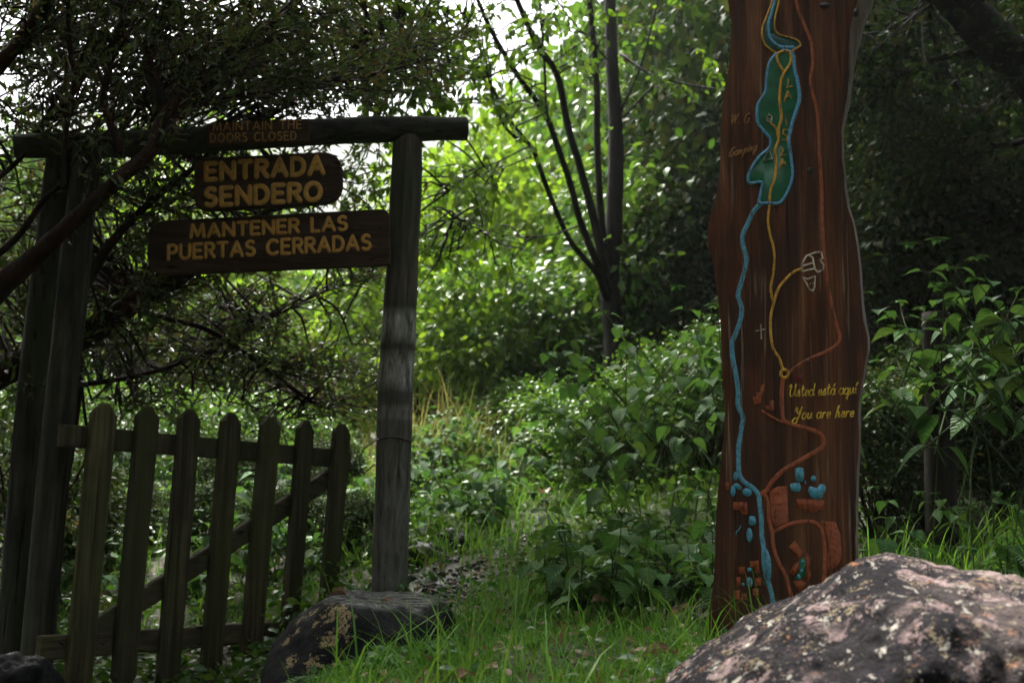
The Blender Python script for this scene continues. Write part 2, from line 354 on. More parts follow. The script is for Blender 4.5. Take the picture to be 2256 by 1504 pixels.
# ------------------------------------------------------------------ leaf templates (leaf along +Y, normal +Z, length 1)
def tpl_small(w=.30, fold=.25, droop=.15):
    V = [(0, 0, 0), (-w/2, .45, fold*w/2), (0, 1, -droop), (w/2, .45, fold*w/2)]
    return np.array(V), np.array([(0, 2, 1), (0, 3, 2)]), np.array([(.5, 0), (0, .5), (.5, 1), (1, .5)])
def tpl_outline(half, fold=.2, droop=.25, wave=0.0):
    """half = [(y, halfwidth)...] from base to tip; returns tri mesh with a folded midrib"""
    V = []; UV = []; n = len(half)
    for i, (y, h) in enumerate(half):
        z = -droop*y*y
        for s in (-1, 0, 1):
            V.append((s*h, y - (.06 if s == 0 and 0 < i < n-1 else 0)*0, z + (fold*h if s else 0) + (wave*(i % 2) if s else 0))); UV.append((.5+s*h, y))
    Fc = []
    for i in range(n-1):
        a = 3*i; b = 3*(i+1)
        for k in (0, 1):
            Fc += [(a+k, a+k+1, b+k+1), (a+k, b+k+1, b+k)]
    return np.array(V), np.array(Fc), np.array(UV)
T_SMALL = tpl_small()
T_OVAL = tpl_outline([(0, .01), (.2, .2), (.45, .28), (.75, .18), (1, .005)], .25, .25)
T_ROUND = tpl_outline([(0, .02), (.15, .3), (.5, .48), (.85, .32), (1, .06)], .15, .1)
T_NETTLE = tpl_outline([(0, .02), (.05, .2), (.1, .30), (.17, .335), (.2, .37), (.28, .36), (.31, .385), (.4, .345), (.43, .36), (.53, .285), (.56, .295), (.66, .20), (.69, .205), (.8, .11), (.83, .11), (.93, .035), (1, .004)], .22, .3)
T_BLADE = (np.array([(-.5, 0, 0), (.5, 0, 0), (-.42, .35, .0), (.42, .35, .0), (-.28, .7, 0), (.28, .7, 0), (0, 1, 0)]), np.array([(0, 1, 3), (0, 3, 2), (2, 3, 5), (2, 5, 4), (4, 5, 6)]), np.array([(0, 0), (1, 0), (0, .35), (1, .35), (0, .7), (1, .7), (.5, 1)]))
T_DIA = tpl_small(.5, .2, .1)

def leaves_mesh(name, tpl, pos, axis, nor, size):
    tv, tf, tu = tpl; pos = np.asarray(pos); N = len(pos)
    a = nrm(np.asarray(axis)); x = nrm(np.cross(a, np.asarray(nor))); z = np.cross(x, a); s = np.asarray(size)[:, None, None]
    V = (tv[None, :, 0:1]*x[:, None]+tv[None, :, 1:2]*a[:, None]+tv[None, :, 2:3]*z[:, None])*s + pos[:, None]
    Fc = (tf[None]+(np.arange(N)*len(tv))[:, None, None]).reshape(-1, 3)
    return mesh_np(name, V.reshape(-1, 3), Fc, np.tile(tu, (N, 1)))
def rand_dirs(n, up=0.0, flat=1.0):
    d = rng.normal(size=(n, 3)); d[:, 2] = d[:, 2]*flat+up; return nrm(d)

# ------------------------------------------------------------------ the setting: ground, path, hills
def axis_pts(lo, a, b, hi, fine, n):
    l = a-np.geomspace(.5, a-lo+.5, n)[::-1]+.5; r = b+np.geomspace(.5, hi-b+.5, n)-.5
    return np.unique(np.concatenate([l, np.arange(a, b, fine), r]).round(4))
xs = axis_pts(-240, -5, 6, 240, .12, 14); ys = axis_pts(-120, -1, 16, 300, .12, 16)
X, Y = np.meshgrid(xs, ys); Z = g(X, Y)
V = np.stack([X, Y, Z], -1).reshape(-1, 3); nx = len(xs)
idx = np.arange(len(V)).reshape(len(ys), nx)
Q = np.stack([idx[:-1, :-1], idx[:-1, 1:], idx[1:, 1:], idx[1:, :-1]], -1).reshape(-1, 4)
tag(link('ground', mesh_np('ground', V, Q, smooth=True), MT['soil']), 'dark soil of the forest floor under the grass and nettles', 'ground', kind='structure')
# path: a narrow ribbon climbing to the right behind the gateway
pc = smooth_line([(-.36, 4.55), (-.16, 5.2), (.08, 6.2), (.34, 7.6), (.66, 9.2), (1.3, 11)], 8)
V = []; nw = 7
for i, p in enumerate(pc):
    t = (pc[min(i+1, len(pc)-1)]-pc[max(i-1, 0)]); t /= np.linalg.norm(t); nn = np.array([t[1], -t[0]])
    for k in range(nw):
        s = (k/(nw-1)-.5)*2; q = p+nn*s*(.24+.04*math.sin(i*.9)); V.append((q[0], q[1], gz(*q)+.012-.008*abs(s)))
Q = [(i*nw+k, i*nw+k+1, (i+1)*nw+k+1, (i+1)*nw+k) for i in range(len(pc)-1) for k in range(nw-1)]
tag(link('path', mesh_np('path', V, Q, smooth=True), MT['path']), 'wet gravel footpath climbing behind the gateway', 'path', kind='structure')
# hillside across the valley
hx = np.linspace(-420, 420, 60); hy = np.linspace(240, 520, 24); X, Y = np.meshgrid(hx, hy)
Z = -8 + 175*sstep(240, 470, Y)*(1+.18*np.sin(X*.012+1)+.1*np.sin(X*.031)) - .12*(X+60)*sstep(240, 470, Y) + 5*np.sin(X*.09)*np.cos(Y*.07)
V = np.stack([X, Y, Z], -1).reshape(-1, 3); idx = np.arange(len(V)).reshape(24, 60)
Q = np.stack([idx[:-1, :-1], idx[:-1, 1:], idx[1:, 1:], idx[1:, :-1]], -1).reshape(-1, 4)
tag(link('hillside', mesh_np('hillside', V, Q, smooth=True), MT['hill']), 'pale misty hillside across the valley', 'hill', kind='structure')

# ------------------------------------------------------------------ strokes: raised painted lines in a frontal plane
def stroke(mb, pts, w, D, raise_=.002, smooth=0, taper=None, back=.002):
    """pts in photo pixels, w = width in pixels; a half-round bead lying on the frontal plane at distance D"""
    if smooth and len(pts) > 2: pts = smooth_line([np.array(p) for p in pts], smooth)
    if not smooth and len(pts) > 2 and math.dist(pts[0], pts[-1]) > w*.3:      # sharp bends: one bead per leg
        for i in range(1, len(pts)-1):
            a = np.array(pts[i], float)-pts[i-1]; b = np.array(pts[i+1], float)-pts[i]
            if np.dot(a, b) < .35*np.linalg.norm(a)*np.linalg.norm(b):
                stroke(mb, pts[:i+1], w, D, raise_, 0, taper, back); stroke(mb, pts[i:], w, D, raise_*.97, 0, taper, back); return
    W = [P(p[0], p[1], D) for p in pts]; q = np.array([[p[0], p[2]] for p in W]); n = len(q)
    hw = w*.5*D/F
    keep = [0]+[i for i in range(1, n) if np.linalg.norm(q[i]-q[i-1]) > 1e-6]; q = q[keep]; n = len(q)
    if n < 2: return
    closed = np.linalg.norm(q[0]-q[-1]) < hw*.3
    tan = []
    for i in range(n):
        a = q[i]-q[i-1] if i > 0 else (q[-1]-q[-2] if closed else q[1]-q[0])
        b = q[i+1]-q[i] if i < n-1 else (q[1]-q[0] if closed else q[-1]-q[-2])
        a = a/np.linalg.norm(a); b = b/np.linalg.norm(b); t = a+b
        L = np.linalg.norm(t); t = b if L < .2 else t/L
        tan.append((t, min(1.18, 1/max(.45, abs(np.dot(t, b))))))
    secs = [(q[i], tan[i][0], hw*tan[i][1]*(1 if taper is None else taper[min(i, len(taper)-1)]), raise_) for i in range(n)]
    if not closed:
        t = secs[0][1]; secs = [(q[0]-t*hw*.85, t, hw*.45, raise_*.3)]+secs; t = secs[-1][1]; secs = secs+[(q[-1]+t*hw*.85, t, hw*.45, raise_*.3)]
    prof = [(-1, -1), (-.95, .35), (-.5, .85), (0, 1), (.5, .85), (.95, .35), (1, -1)]
    vs = []
    for c, t, h, r in secs:
        nn = np.array([-t[1], t[0]])
        for a, b in prof:
            p = c+nn*a*h; vs.append((p[0], D-(b*r if b > 0 else -back), p[1]))
    m = len(prof)
    fs = [(i*m+k, i*m+k+1, (i+1)*m+k+1, (i+1)*m+k) for i in range(len(secs)-1) for k in range(m-1)]
    if not closed: fs += [tuple(range(m)), tuple((len(secs)-1)*m+k for k in range(m))]
    mb.add(vs, fs)
def fill(mb, pts, D, lift=.0025, smooth=0, back=.002):
    if smooth: pts = smooth_line([np.array(p, float) for p in list(pts)+[pts[0]]], smooth)[:-1]
    W = [P(p[0], p[1], D) for p in pts]; n = len(W)
    c = np.mean(W, 0)
    f = [(c[0]+(p[0]-c[0])*.94, D-lift, c[2]+(p[2]-c[2])*.94) for p in W]; b = [(p[0], D-lift*.4, p[2]) for p in W]; bb = [(p[0], D+back, p[2]) for p in W]
    mb.add(f+b+bb, [tuple(range(n))]+[(i, (i+1) % n, n+(i+1) % n, n+i) for i in range(n)]+[(n+i, n+(i+1) % n, 2*n+(i+1) % n, 2*n+i) for i in range(n)])
def arc(cx, cy, rx, ry, a0, a1, n=10): return [(cx+rx*math.cos(math.radians(a0+(a1-a0)*k/n)), cy+ry*math.sin(math.radians(a0+(a1-a0)*k/n))) for k in range(n+1)]
CAPS = {
 'E': (.56, [[(.56, 0), (0, 0), (0, 1), (.56, 1)], [(0, .52), (.48, .52)]]), 'N': (.72, [[(0, 0), (0, 1), (.72, 0), (.72, 1)]]),
 'T': (.66, [[(0, 1), (.66, 1)], [(.33, 1), (.33, 0)]]), 'A': (.80, [[(0, 0), (.4, 1), (.8, 0)], [(.14, .33), (.66, .33)]]),
 'R': (.60, [[(0, 0), (0, 1), (.3, 1)]+arc(.3, .75, .28, .25, 80, -80, 8)+[(.3, .5), (0, .5)], [(.28, .5), (.62, 0)]]),
 'D': (.68, [[(0, 0), (0, 1), (.25, 1)]+arc(.25, .5, .43, .5, 80, -80, 10)+[(.25, 0), (0, 0)]]),
 'S': (.56, [arc(.29, .76, .26, .24, 35, 250, 9)+arc(.28, .26, .28, .26, 80, -145, 10)]), 'O': (.84, [arc(.42, .5, .42, .5, 90, 450, 22)]),
 'M': (.92, [[(0, 0), (.1, 1), (.46, .12), (.82, 1), (.92, 0)]]), 'L': (.5, [[(0, 1), (0, 0), (.5, 0)]]),
 'P': (.58, [[(0, 0), (0, 1), (.3, 1)]+arc(.3, .73, .28, .27, 80, -80, 8)+[(.3, .46), (0, .46)]]),
 'U': (.66, [[(0, 1), (0, .33)]+arc(.33, .33, .33, .33, 180, 360, 10)+[(.66, 1)]]), 'C': (.74, [arc(.42, .5, .42, .5, 48, 312, 14)]),
 'I': (.0, [[(0, 0), (0, 1)]]), 'H': (.66, [[(0, 0), (0, 1)], [(.66, 0), (.66, 1)], [(0, .5), (.66, .5)]]), ' ': (.38, [])}
def text_line(mb, s, p0, p1, h0, h1, D, w, gap=.26, font=CAPS, raise_=.004, shear=0.0):
    tot = sum(font[c][0] for c in s)+gap*(len(s)-1); u = 0
    p0 = np.array(p0, float); p1 = np.array(p1, float); d = p1-p0
    for c in s:
        for st in font[c][1]:
            pts = []
            for a, b in st:
                t = (u+a)/tot; h = h0+(h1-h0)*t; q = p0+d*t; pts.append((q[0]+shear*b*h, q[1]-b*h))
            stroke(mb, pts, w, D, raise_)
        u += font[c][0]+gap

def words(t, p0, p1, h0, h1, gap, font):
    """a line of text cut into its words, each with its own start, end and heights"""
    tot = sum(font[c][0] for c in t)+gap*(len(t)-1); u = 0; out = []; w = ''; st = 0; p0 = np.array(p0, float); p1 = np.array(p1, float)
    for c in t+' ':
        if c == ' ':
            if w:
                a, b = st/tot, (u-gap)/tot; out.append((w, p0+(p1-p0)*a, p0+(p1-p0)*b, h0+(h1-h0)*a, h0+(h1-h0)*b)); w = ''
        else:
            if not w: st = u
            w += c
        u += font[c][0]+gap
    return out

# ------------------------------------------------------------------ carved map plank
DP = 3.5
Ledge = [(1598, -230), (1600, -120), (1604, 0), (1612, 54), (1608, 144), (1594, 206), (1588, 290), (1587, 371), (1577, 433), (1563, 482), (1558, 528), (1569, 570), (1578, 625), (1588, 711), (1591, 807), (1597, 903), (1595, 969), (1583, 1073), (1578, 1142), (1575, 1228), (1573, 1280), (1561, 1367), (1552, 1430), (1545, 1520)]
Redge = [(1935, -230), (1928, -120), (1917, 0), (1900, 54), (1889, 103), (1882, 165), (1875, 214), (1861, 288), (1863, 350), (1869, 412), (1877, 462), (1890, 507), (1896, 544), (1902, 600), (1907, 680), (1919, 743), (1919, 775), (1910, 814), (1905, 855), (1900, 881), (1899, 999), (1896, 1038), (1893, 1142), (1893, 1232), (1894, 1380), (1898, 1430), (1900, 1520)]
yy = np.arange(-228, 1520, 12)
Lx = np.interp(yy, [p[1] for p in Ledge], [p[0] for p in Ledge])+np.array([1.5*mnoise.noise((0, y*.03, 0)) for y in yy])
Rx = np.interp(yy, [p[1] for p in Redge], [p[0] for p in Redge])+np.array([1.5*mnoise.noise((5, y*.03, 0)) for y in yy])
plank_root = empty('map_plank', tuple(P(1725, 1440, DP+.05)), 'tall varnished red-brown plank with wavy edges, carved and painted with a trail map', 'map board')
front = MB(); side = MB(); nk = 12
vs = []
Rf = Rx-(7+3*np.array([mnoise.noise((2, y*.015, 8)) for y in yy])+20*sstep(240, 0, yy))
for y, l, r in zip(yy, Lx, Rf):
    for k in range(nk+1):
        t = k/nk; px = l+(r-l)*t; e = min(t, 1-t)*(r-l)*DP/F
        p = P(px, y, DP); vs.append((p[0], DP+.004*max(0, 1-e/.008)**2, p[2]))
m_ = nk+1
front.add(vs, [(i*m_+k, i*m_+k+1, (i+1)*m_+k+1, (i+1)*m_+k) for i in range(len(yy)-1) for k in range(nk)])
front.build('plank_face', MT['plank'], plank_root)
vs = []
for y, l, r, rf in zip(yy, Lx, Rx, Rf):      # bark edge wrapping round the back, wider towards the right
    gl = 1+.4*mnoise.noise((1, y*.012, 3)); bulge = 7*gl*(1+1.6*sstep(200, -60, y))
    for px, dy in ((l, .004), (l+5, .03), (l+13, .075), (l+26, .10), (r-14, .11), (r+bulge*.9, .09), (r+bulge, .05), (r+1, .016), (rf, .004)):
        p = P(px, y, DP); vs.append((p[0], DP+dy, p[2]))
side2 = MB(); side2.add(vs, [(i*9+k, i*9+k+1, (i+1)*9+k+1, (i+1)*9+k) for i in range(len(yy)-1) for k in range(4)]); side2.build('plank_back', MT['plank'], plank_root)
side.add(vs, [(i*9+k, i*9+k+1, (i+1)*9+k+1, (i+1)*9+k) for i in range(len(yy)-1) for k in range(4, 8)]+[tuple(range(9)), tuple((len(yy)-1)*9+k for k in range(9))])
side.build('bark_edge', MT['plank_bark'], plank_root)

Z3 = lambda pts: [(1540+a/2.426, b/2.426) for a, b in pts]
Z4 = lambda pts: [(1540+a/3.133, 520+b/3.133) for a, b in pts]
Z5 = lambda pts: [(1540+a/2.893, 900+b/2.893) for a, b in pts]
def part(name, mat, fn):
    mb = MB(); fn(mb); return mb.build(name, MT[mat], plank_root)
DF = DP
# island and upper lake
isl = [(415, 285), (380, 330), (362, 400), (355, 490), (315, 560), (312, 650), (345, 700), (378, 740), (375, 790), (320, 840), (280, 900), (262, 950), (275, 980), (335, 975), (328, 1040), (322, 1085), (370, 1085), (430, 1085), (465, 1040), (490, 980), (500, 920), (490, 830), (480, 760), (495, 670), (520, 590), (537, 520), (525, 430), (510, 370), (505, 300), (490, 280), (450, 270)]
part('island', 'p_green', lambda mb: fill(mb, Z3(isl), DF, .002, 3))
part('island_shore', 'p_lightblue', lambda mb: (stroke(mb, Z3(isl[:22]), 7, DF-.0015, .005, 4), stroke(mb, Z3(isl[21:]), 9, DF-.0015, .005, 4)))
lake = [(392, -150), (390, 0), (365, 80), (337, 160), (347, 230), (385, 268), (430, 268), (490, 270), (535, 250), (540, 238), (515, 212), (430, 187), (407, 160), (405, 100), (428, 0), (440, -150)]
part('valley', 'p_teal', lambda mb: fill(mb, Z3(lake), DF, .002, 3))
part('valley_river', 'p_lightblue', lambda mb: stroke(mb, Z3([(410, -140), (405, 0), (376, 110), (372, 180), (395, 225), (435, 252), (505, 255)]), 8, DF-.0015, .005, 5))
part('valley_outline', 'p_yellow', lambda mb: (stroke(mb, Z3(lake[:6]+[(405, 280)]), 5, DF-.001, .005, 5), stroke(mb, Z3([(490, 278)]+lake[8:]), 5, DF-.001, .005, 4)))
def isl_trail(mb):
    stroke(mb, Z3([(453, 388), (425, 340), (415, 298), (440, 278), (480, 277), (492, 310), (485, 345), (455, 390), (440, 430), (430, 520), (435, 580), (440, 630), (425, 690), (425, 750), (408, 800), (412, 880), (405, 950), (385, 1010), (375, 1075)]), 7, DF-.002, .005, 4)
    stroke(mb, Z3([(383, 660), (408, 682), (418, 730)]), 5, DF-.002, .005, 4)
part('island_trail', 'p_yellow', isl_trail)
def river(mb):
    stroke(mb, [(1676, 449), (1660, 466), (1649, 490), (1637, 515), (1636, 536), (1644, 568), (1642, 590), (1633, 622), (1626, 648), (1628, 660), (1634, 680), (1631, 705), (1620, 737), (1613, 756), (1615, 791), (1621, 823), (1626, 862), (1626, 893), (1637, 919), (1633, 945), (1627, 986), (1628, 1038), (1637, 1059), (1657, 1073), (1670, 1088), (1673, 1107), (1677, 1142), (1678, 1177), (1682, 1204), (1687, 1263), (1692, 1280), (1699, 1304), (1704, 1332), (1712, 1370)], 11, DF, .002, 4)
    fill(mb, Z5([(400, 860), (430, 890), (456, 960), (458, 1070), (435, 1100), (405, 1030), (397, 950)]), DF, .004, 3)
part('river', 'p_blue', river)
part('trail', 'p_yellow', lambda mb: (stroke(mb, [(1695, 448), (1692, 486), (1697, 520), (1704, 546), (1706, 577), (1703, 603), (1698, 632), (1700, 651), (1704, 666)], 6, DF, .005, 4),
    stroke(mb, [(1765, 592), (1747, 600), (1725, 622), (1714, 638), (1704, 670), (1698, 699), (1698, 737), (1704, 769), (1716, 788), (1724, 812)], 6.5, DF-.001, .005, 4), stroke(mb, arc(1728, 823, 8, 9, 0, 360, 16), 7, DF-.001, .006)))
def road(mb):
    stroke(mb, [(1752, -60), (1754, 0), (1763, 33), (1775, 62), (1787, 95), (1791, 140), (1786, 173), (1791, 206), (1800, 247), (1804, 289), (1806, 350), (1810, 412), (1811, 474), (1813, 525), (1815, 560), (1818, 584), (1824, 632), (1834, 680), (1843, 718), (1850, 740), (1846, 756), (1827, 771), (1789, 788), (1760, 804), (1740, 820)], 8, DF, .0018, 4)
    stroke(mb, [(1724, 836), (1722, 871), (1724, 916), (1732, 930), (1757, 938), (1783, 945), (1805, 954), (1815, 970), (1810, 986), (1783, 1002), (1758, 1017), (1727, 1035), (1702, 1059), (1690, 1078), (1677, 1088)], 10, DF, .0018, 4)
    stroke(mb, [(1679, 905), (1700, 919), (1724, 930)], 6, DF, .004, 3)
    stroke(mb, [(1683, 1084), (1692, 1107), (1694, 1142), (1701, 1173), (1704, 1204), (1716, 1239), (1730, 1266), (1739, 1297), (1752, 1340)], 8.5, DF, .0018, 4)
    stroke(mb, [(1704, 1172), (1734, 1156), (1765, 1149), (1796, 1151), (1813, 1173), (1818, 1211), (1817, 1246), (1815, 1290)], 9, DF, .0018, 4)
part('road', 'p_red', road)
def lot(poly, zig):
    def f(mb):
        fill(mb, Z5(poly), DF, .002)
        for z in zig: stroke(mb, Z5(z), 1.8, DF-.0018, .002)
    part('car_park', 'p_red', f)
lot([(452, 525), (500, 497), (560, 490), (565, 560), (570, 720), (485, 765), (462, 700)], [[(470+22*k, 505), (465+22*k, 550)] for k in range(4)]+[[(468, y), (485, y+14), (500, y-2), (516, y+14), (532, y-4), (550, y+10)] for y in (600, 640, 680, 715)])
lot([(772, 716), (870, 720), (900, 800), (910, 950), (880, 1000), (812, 1045), (822, 900), (812, 800)], [[(835, 770+38*k), (890, 800+38*k)] for k in range(6)])
bl = [Z5([(620, 575), (800, 580), (797, 645), (755, 640), (750, 655), (680, 655), (670, 630), (620, 630)]), Z5([(220, 595), (305, 597), (305, 670), (270, 668), (265, 640), (220, 640)]), Z5([(168, 468), (188, 468), (188, 512), (168, 512)]),
      Z5([(255, 1010), (290, 1008), (290, 1045), (257, 1047)]), Z5([(328, 972), (378, 968), (382, 1040), (360, 1040), (357, 1003), (328, 1005)]), Z5([(235, 1075), (262, 1075), (262, 1125), (237, 1125)]), Z5([(363, 1080), (395, 1078), (395, 1120), (365, 1122)]), Z5([(345, 1148), (378, 1146), (378, 1185), (347, 1185)]),
      Z5([(230, 1160), (258, 1158), (258, 1210), (232, 1210)]), Z5([(270, 1180), (303, 1178), (303, 1215), (272, 1217)]), Z5([(575, 880), (612, 842), (660, 910), (638, 955)]), Z5([(678, 912), (715, 950), (700, 1000), (712, 1060), (690, 1105), (684, 1050), (675, 985)]), Z5([(580, 1040), (608, 992), (634, 978), (636, 1020), (600, 1058)]), Z5([(602, 1100), (650, 1092), (682, 1110), (640, 1165)]),
      Z4([(372, 1115), (400, 1105), (400, 1080), (425, 1078), (430, 1030), (452, 1018), (452, 1060), (428, 1098), (425, 1150), (385, 1158)]), Z4([(455, 1178), (488, 1165), (490, 1140), (515, 1132), (517, 1195), (460, 1195)])]
for b in bl:
    def f(mb, b=b):
        fill(mb, b, DF, .003); stroke(mb, list(b)+[b[0]], 1.8, DF-.001, .003)
    part('building_mark', 'p_red', f)
el = lambda x, y, rx, ry, rot=0: [(x+rx*math.cos(t)*math.cos(rot)-ry*math.sin(t)*math.sin(rot), y+rx*math.cos(t)*math.sin(rot)+ry*math.sin(t)*math.cos(rot)) for t in np.linspace(0, 2*math.pi, 13)[:-1]]
pd = [el(230, 430, 15, 29), el(246, 495, 28, 16, .6), el(216, 525, 16, 36), el(306, 532, 31, 26, .3), [(320, 685), (355, 685), (360, 735), (320, 738)], el(320, 805, 20, 46), [(614, 380), (662, 378), (665, 458), (618, 460)], [(582, 478), (640, 474), (644, 525), (588, 525)], el(728, 445, 16, 19), el(676, 470, 5, 13),
      [(692, 520), (705, 495), (735, 500), (752, 505), (770, 480), (800, 485), (808, 515), (790, 545), (778, 575), (735, 575), (705, 555)], el(320, 1025, 14, 14), el(320, 1105, 21, 33), el(280, 1118, 9, 10)]
for p in pd: part('pond', 'p_pond', lambda mb, p=p: fill(mb, Z5(p), DF, .005, 2))
part('garden', 'p_green', lambda mb: fill(mb, Z5([(640, 960), (672, 948), (682, 990), (670, 1020), (682, 1050), (650, 1085), (602, 1090), (625, 1055), (642, 1030), (635, 1000)]), DF-.002, .003))
for p in (el(660, 975, 9, 10), el(655, 1030, 9, 10), el(637, 1068, 9, 15, -.4)): part('pond', 'p_lightblue', lambda mb, p=p: fill(mb, Z5(p), DF-.005, .003))
part('stream', 'p_pond', lambda mb: stroke(mb, Z5([(235, 800), (240, 780), (255, 770), (265, 745)]), 2.4, DF, .003))
part('cross', 'p_white', lambda mb: (stroke(mb, Z4([(425, 612), (430, 710)]), 3, DF, .004), stroke(mb, Z4([(392, 655), (457, 641)]), 2.4, DF, .003)))
part('arrowhead', 'p_crimson', lambda mb: fill(mb, Z4([(648, 972), (722, 948), (706, 978), (708, 1012)]), DF, .004))
def ruin(mb):
    for l in ([(708, 245), (712, 190), (740, 138), (800, 114), (840, 110), (855, 150), (836, 165), (858, 198), (855, 235), (820, 250), (800, 230), (792, 190), (785, 150), (768, 138)], [(708, 245), (790, 226)], [(714, 206), (782, 186)], [(715, 285), (750, 297), (802, 276), (797, 350), (787, 378), (762, 368), (740, 322), (715, 285)]): stroke(mb, Z4(l), 4.2, DF-.0005, .003)
    for p in ((765, 330), (785, 325)): fill(mb, Z4(el(*p, 4, 5)), DF, .003)
part('building_outline', 'p_white', ruin)
def tent(mb):
    stroke(mb, Z3([(342, 860), (374, 800), (391, 850), (342, 860)]), 2.6, DF-.002, .004); stroke(mb, Z3([(370, 812), (378, 790)]), 2, DF-.002, .003)
part('tent_symbol', 'p_white', tent)
part('hut_symbol', 'p_white', lambda mb: (stroke(mb, Z3([(361, 626), (375, 611), (390, 625), (387, 652), (364, 648), (361, 626)]), 2.6, DF-.002, .004), stroke(mb, Z3([(364, 636), (386, 638)]), 2, DF-.002, .003)))
def isla_letters(mb):
    for l in ([(476, 424), (478, 440), (470, 470), (498, 462)], [(456, 542), (474, 488), (490, 522)], [(460, 522), (488, 512)], [(466, 640), (466, 668)], [(464, 622), (466, 626)], [(474, 694), (452, 694), (447, 716), (472, 728), (468, 748), (446, 748)], [(442, 788), (450, 806), (436, 832), (462, 828)], [(430, 902), (444, 852), (462, 884)], [(434, 884), (460, 868)]): stroke(mb, Z3(l), 3.6, DF-.002, .004)
part('lettering', 'p_yellow', isla_letters)
# script hand lettering: x-height .5, ascender 1
o_ = arc(.2, .25, .2, .25, 60, 420, 12)
SCRIPT = {'U': (.75, [[(0, .8), (.12, .98), (.22, .85), (.12, .55), (.1, .3), (.2, .05), (.38, .02), (.52, .25), (.6, .6), (.62, 1), (.6, .3), (.68, .03), (.8, .15)]]), 's': (.36, [[(0, .05), (.22, .52), (.3, .2), (.2, 0), (.05, .04)], [(.2, 0), (.36, .1)]]),
 't': (.34, [[(.15, .85), (.1, .2), (.18, .02), (.34, .12)], [(-.02, .58), (.3, .62)]]), 'e': (.4, [[(.05, .22), (.36, .27), (.30, .47), (.13, .46), (.04, .22), (.15, 0), (.38, .09)]]),
 'd': (.48, [o_, [(.46, 1), (.4, .2), (.48, .03), (.54, .1)]]), 'a': (.46, [o_, [(.4, .5), (.39, .12), (.48, .04)]]), 'á': (.46, [o_, [(.4, .5), (.39, .12), (.48, .04)], [(.22, .68), (.36, .9)]]),
 'q': (.46, [o_, [(.4, .5), (.38, -.42), (.26, -.3), (.5, 0)]]), 'u': (.48, [[(.04, .48), (.04, .14), (.16, .01), (.34, .16), (.38, .48), (.38, .1), (.5, .06)]]), 'í': (.22, [[(.08, .48), (.08, .1), (.2, .05)], [(.1, .68), (.22, .92)]]), 'i': (.22, [[(.08, .48), (.08, .1), (.2, .05)], [(.1, .68), (.11, .74)]]),
 'Y': (.72, [[(.0, .7), (.1, .98), (.2, .9), (.2, .6), (.38, .45), (.55, .75), (.6, 1), (.5, .3), (.32, -.25), (.05, -.35), (-.1, -.1), (.1, .12), (.45, .1)]]), 'o': (.42, [o_]), 'r': (.34, [[(.04, .02), (.08, .48)], [(.07, .3), (.16, .46), (.3, .48)]]), 'h': (.46, [[(.08, 0), (.16, .95), (.24, .98), (.1, .3), (.28, .5), (.36, .35), (.34, .08), (.46, .06)]]),
 'W': (.85, [[(0, .8), (.14, .95), (.16, .3), (.2, .02), (.45, .9), (.48, .05), (.78, .98)]]), 'C': (.7, [[(.58, .82), (.48, .98), (.2, .8), (.06, .4), (.16, .05), (.4, .02), (.6, .2), (.62, .45), (.45, .4)]]), '.': (.12, [[(.05, .0), (.06, .04)]]), 'm': (.62, [[(.04, 0), (.08, .48), (.2, .48), (.22, .05), (.28, .46), (.4, .46), (.42, .06), (.52, .04)]]), 'p': (.44, [[(.1, .5), (.02, -.4)], arc(.22, .25, .18, .24, 0, 360, 10)]), 'n': (.46, [[(.04, 0), (.08, .48), (.24, .48), (.3, .06), (.42, .05)]]), 'g': (.46, [o_, [(.4, .5), (.36, -.35), (.15, -.4), (.1, -.2), (.46, .08)]]), ' ': (.28, [])}
for a_ in (('Usted está aquí', (1737, 874), (1887, 867), 27, 27, DF, 3.0, .07, SCRIPT, .003, .12), ('You are here', (1748, 924), (1880, 918), 27, 27, DF, 3.0, .09, SCRIPT, .003, .2)): [part('lettering', 'p_letter', lambda mb: text_line(mb, *q_, *a_[5:])) for q_ in words(*a_[:5], a_[7], SCRIPT)]
for a_ in (('W. C.', (1608, 274), (1655, 270), 22, 22, DF, 2.4, .1, SCRIPT, .002, .2), ('Camping', (1604, 347), (1666, 331), 21, 21, DF, 2.6, .06, SCRIPT, .002, .3)): [part('lettering', 'p_old_letter', lambda mb: text_line(mb, *q_, *a_[5:])) for q_ in words(*a_[:5], a_[7], SCRIPT)]
# knots
MT['knot'] = mat_plain('dark_knot', (.012, .008, .006), .35, .4)
for x, y, rx, ry in ((1785, 377, 8, 9), (1818, 12, 12, 7), (1886, 28, 6, 10)): part('knot', 'knot', lambda mb: fill(mb, [(x+rx*math.cos(t), y+ry*math.sin(t)) for t in np.linspace(0, 6.28, 12)[:-1]], DF, .002))

# ------------------------------------------------------------------ gateway: log posts and beam
def log(mb, pts, radii, sides=20, seed=0, bump=.09):
    pts = smooth_line(pts, 8); n = len(pts); r = resample_r(radii, n)
    k0 = len(mb.v); tube(mb, pts, r, sides)
    for i in range(k0, k0+n*sides):
        a = np.array(mb.v[i]); c = pts[(i-k0)//sides]; f = 1+bump*mnoise.noise((a[0]*9+seed, a[1]*9, a[2]*3))+bump*.5*mnoise.noise((a[0]*40+seed, a[1]*40, a[2]*4)); mb.v[i] = tuple(c+(a-c)*f)
gw = empty('gateway', tuple(P(480, 1430, 4.85)), 'rustic log gateway of upright posts under one long round crossbeam', 'gateway')
DB, DR = 4.62, 5.1
b = MB(); log(b, [P(63, 1640, DB), P(132, 900, DB), P(193, 330, DB)], [.062, .061, .058], seed=1); b.build('post', MT['post'], gw)
b = MB(); log(b, [P(5, 1640, DB+.22), P(66, 900, DB+.22), P(135, 330, DB+.08)], [.056, .056, .054], seed=2); b.build('post', MT['post'], gw)
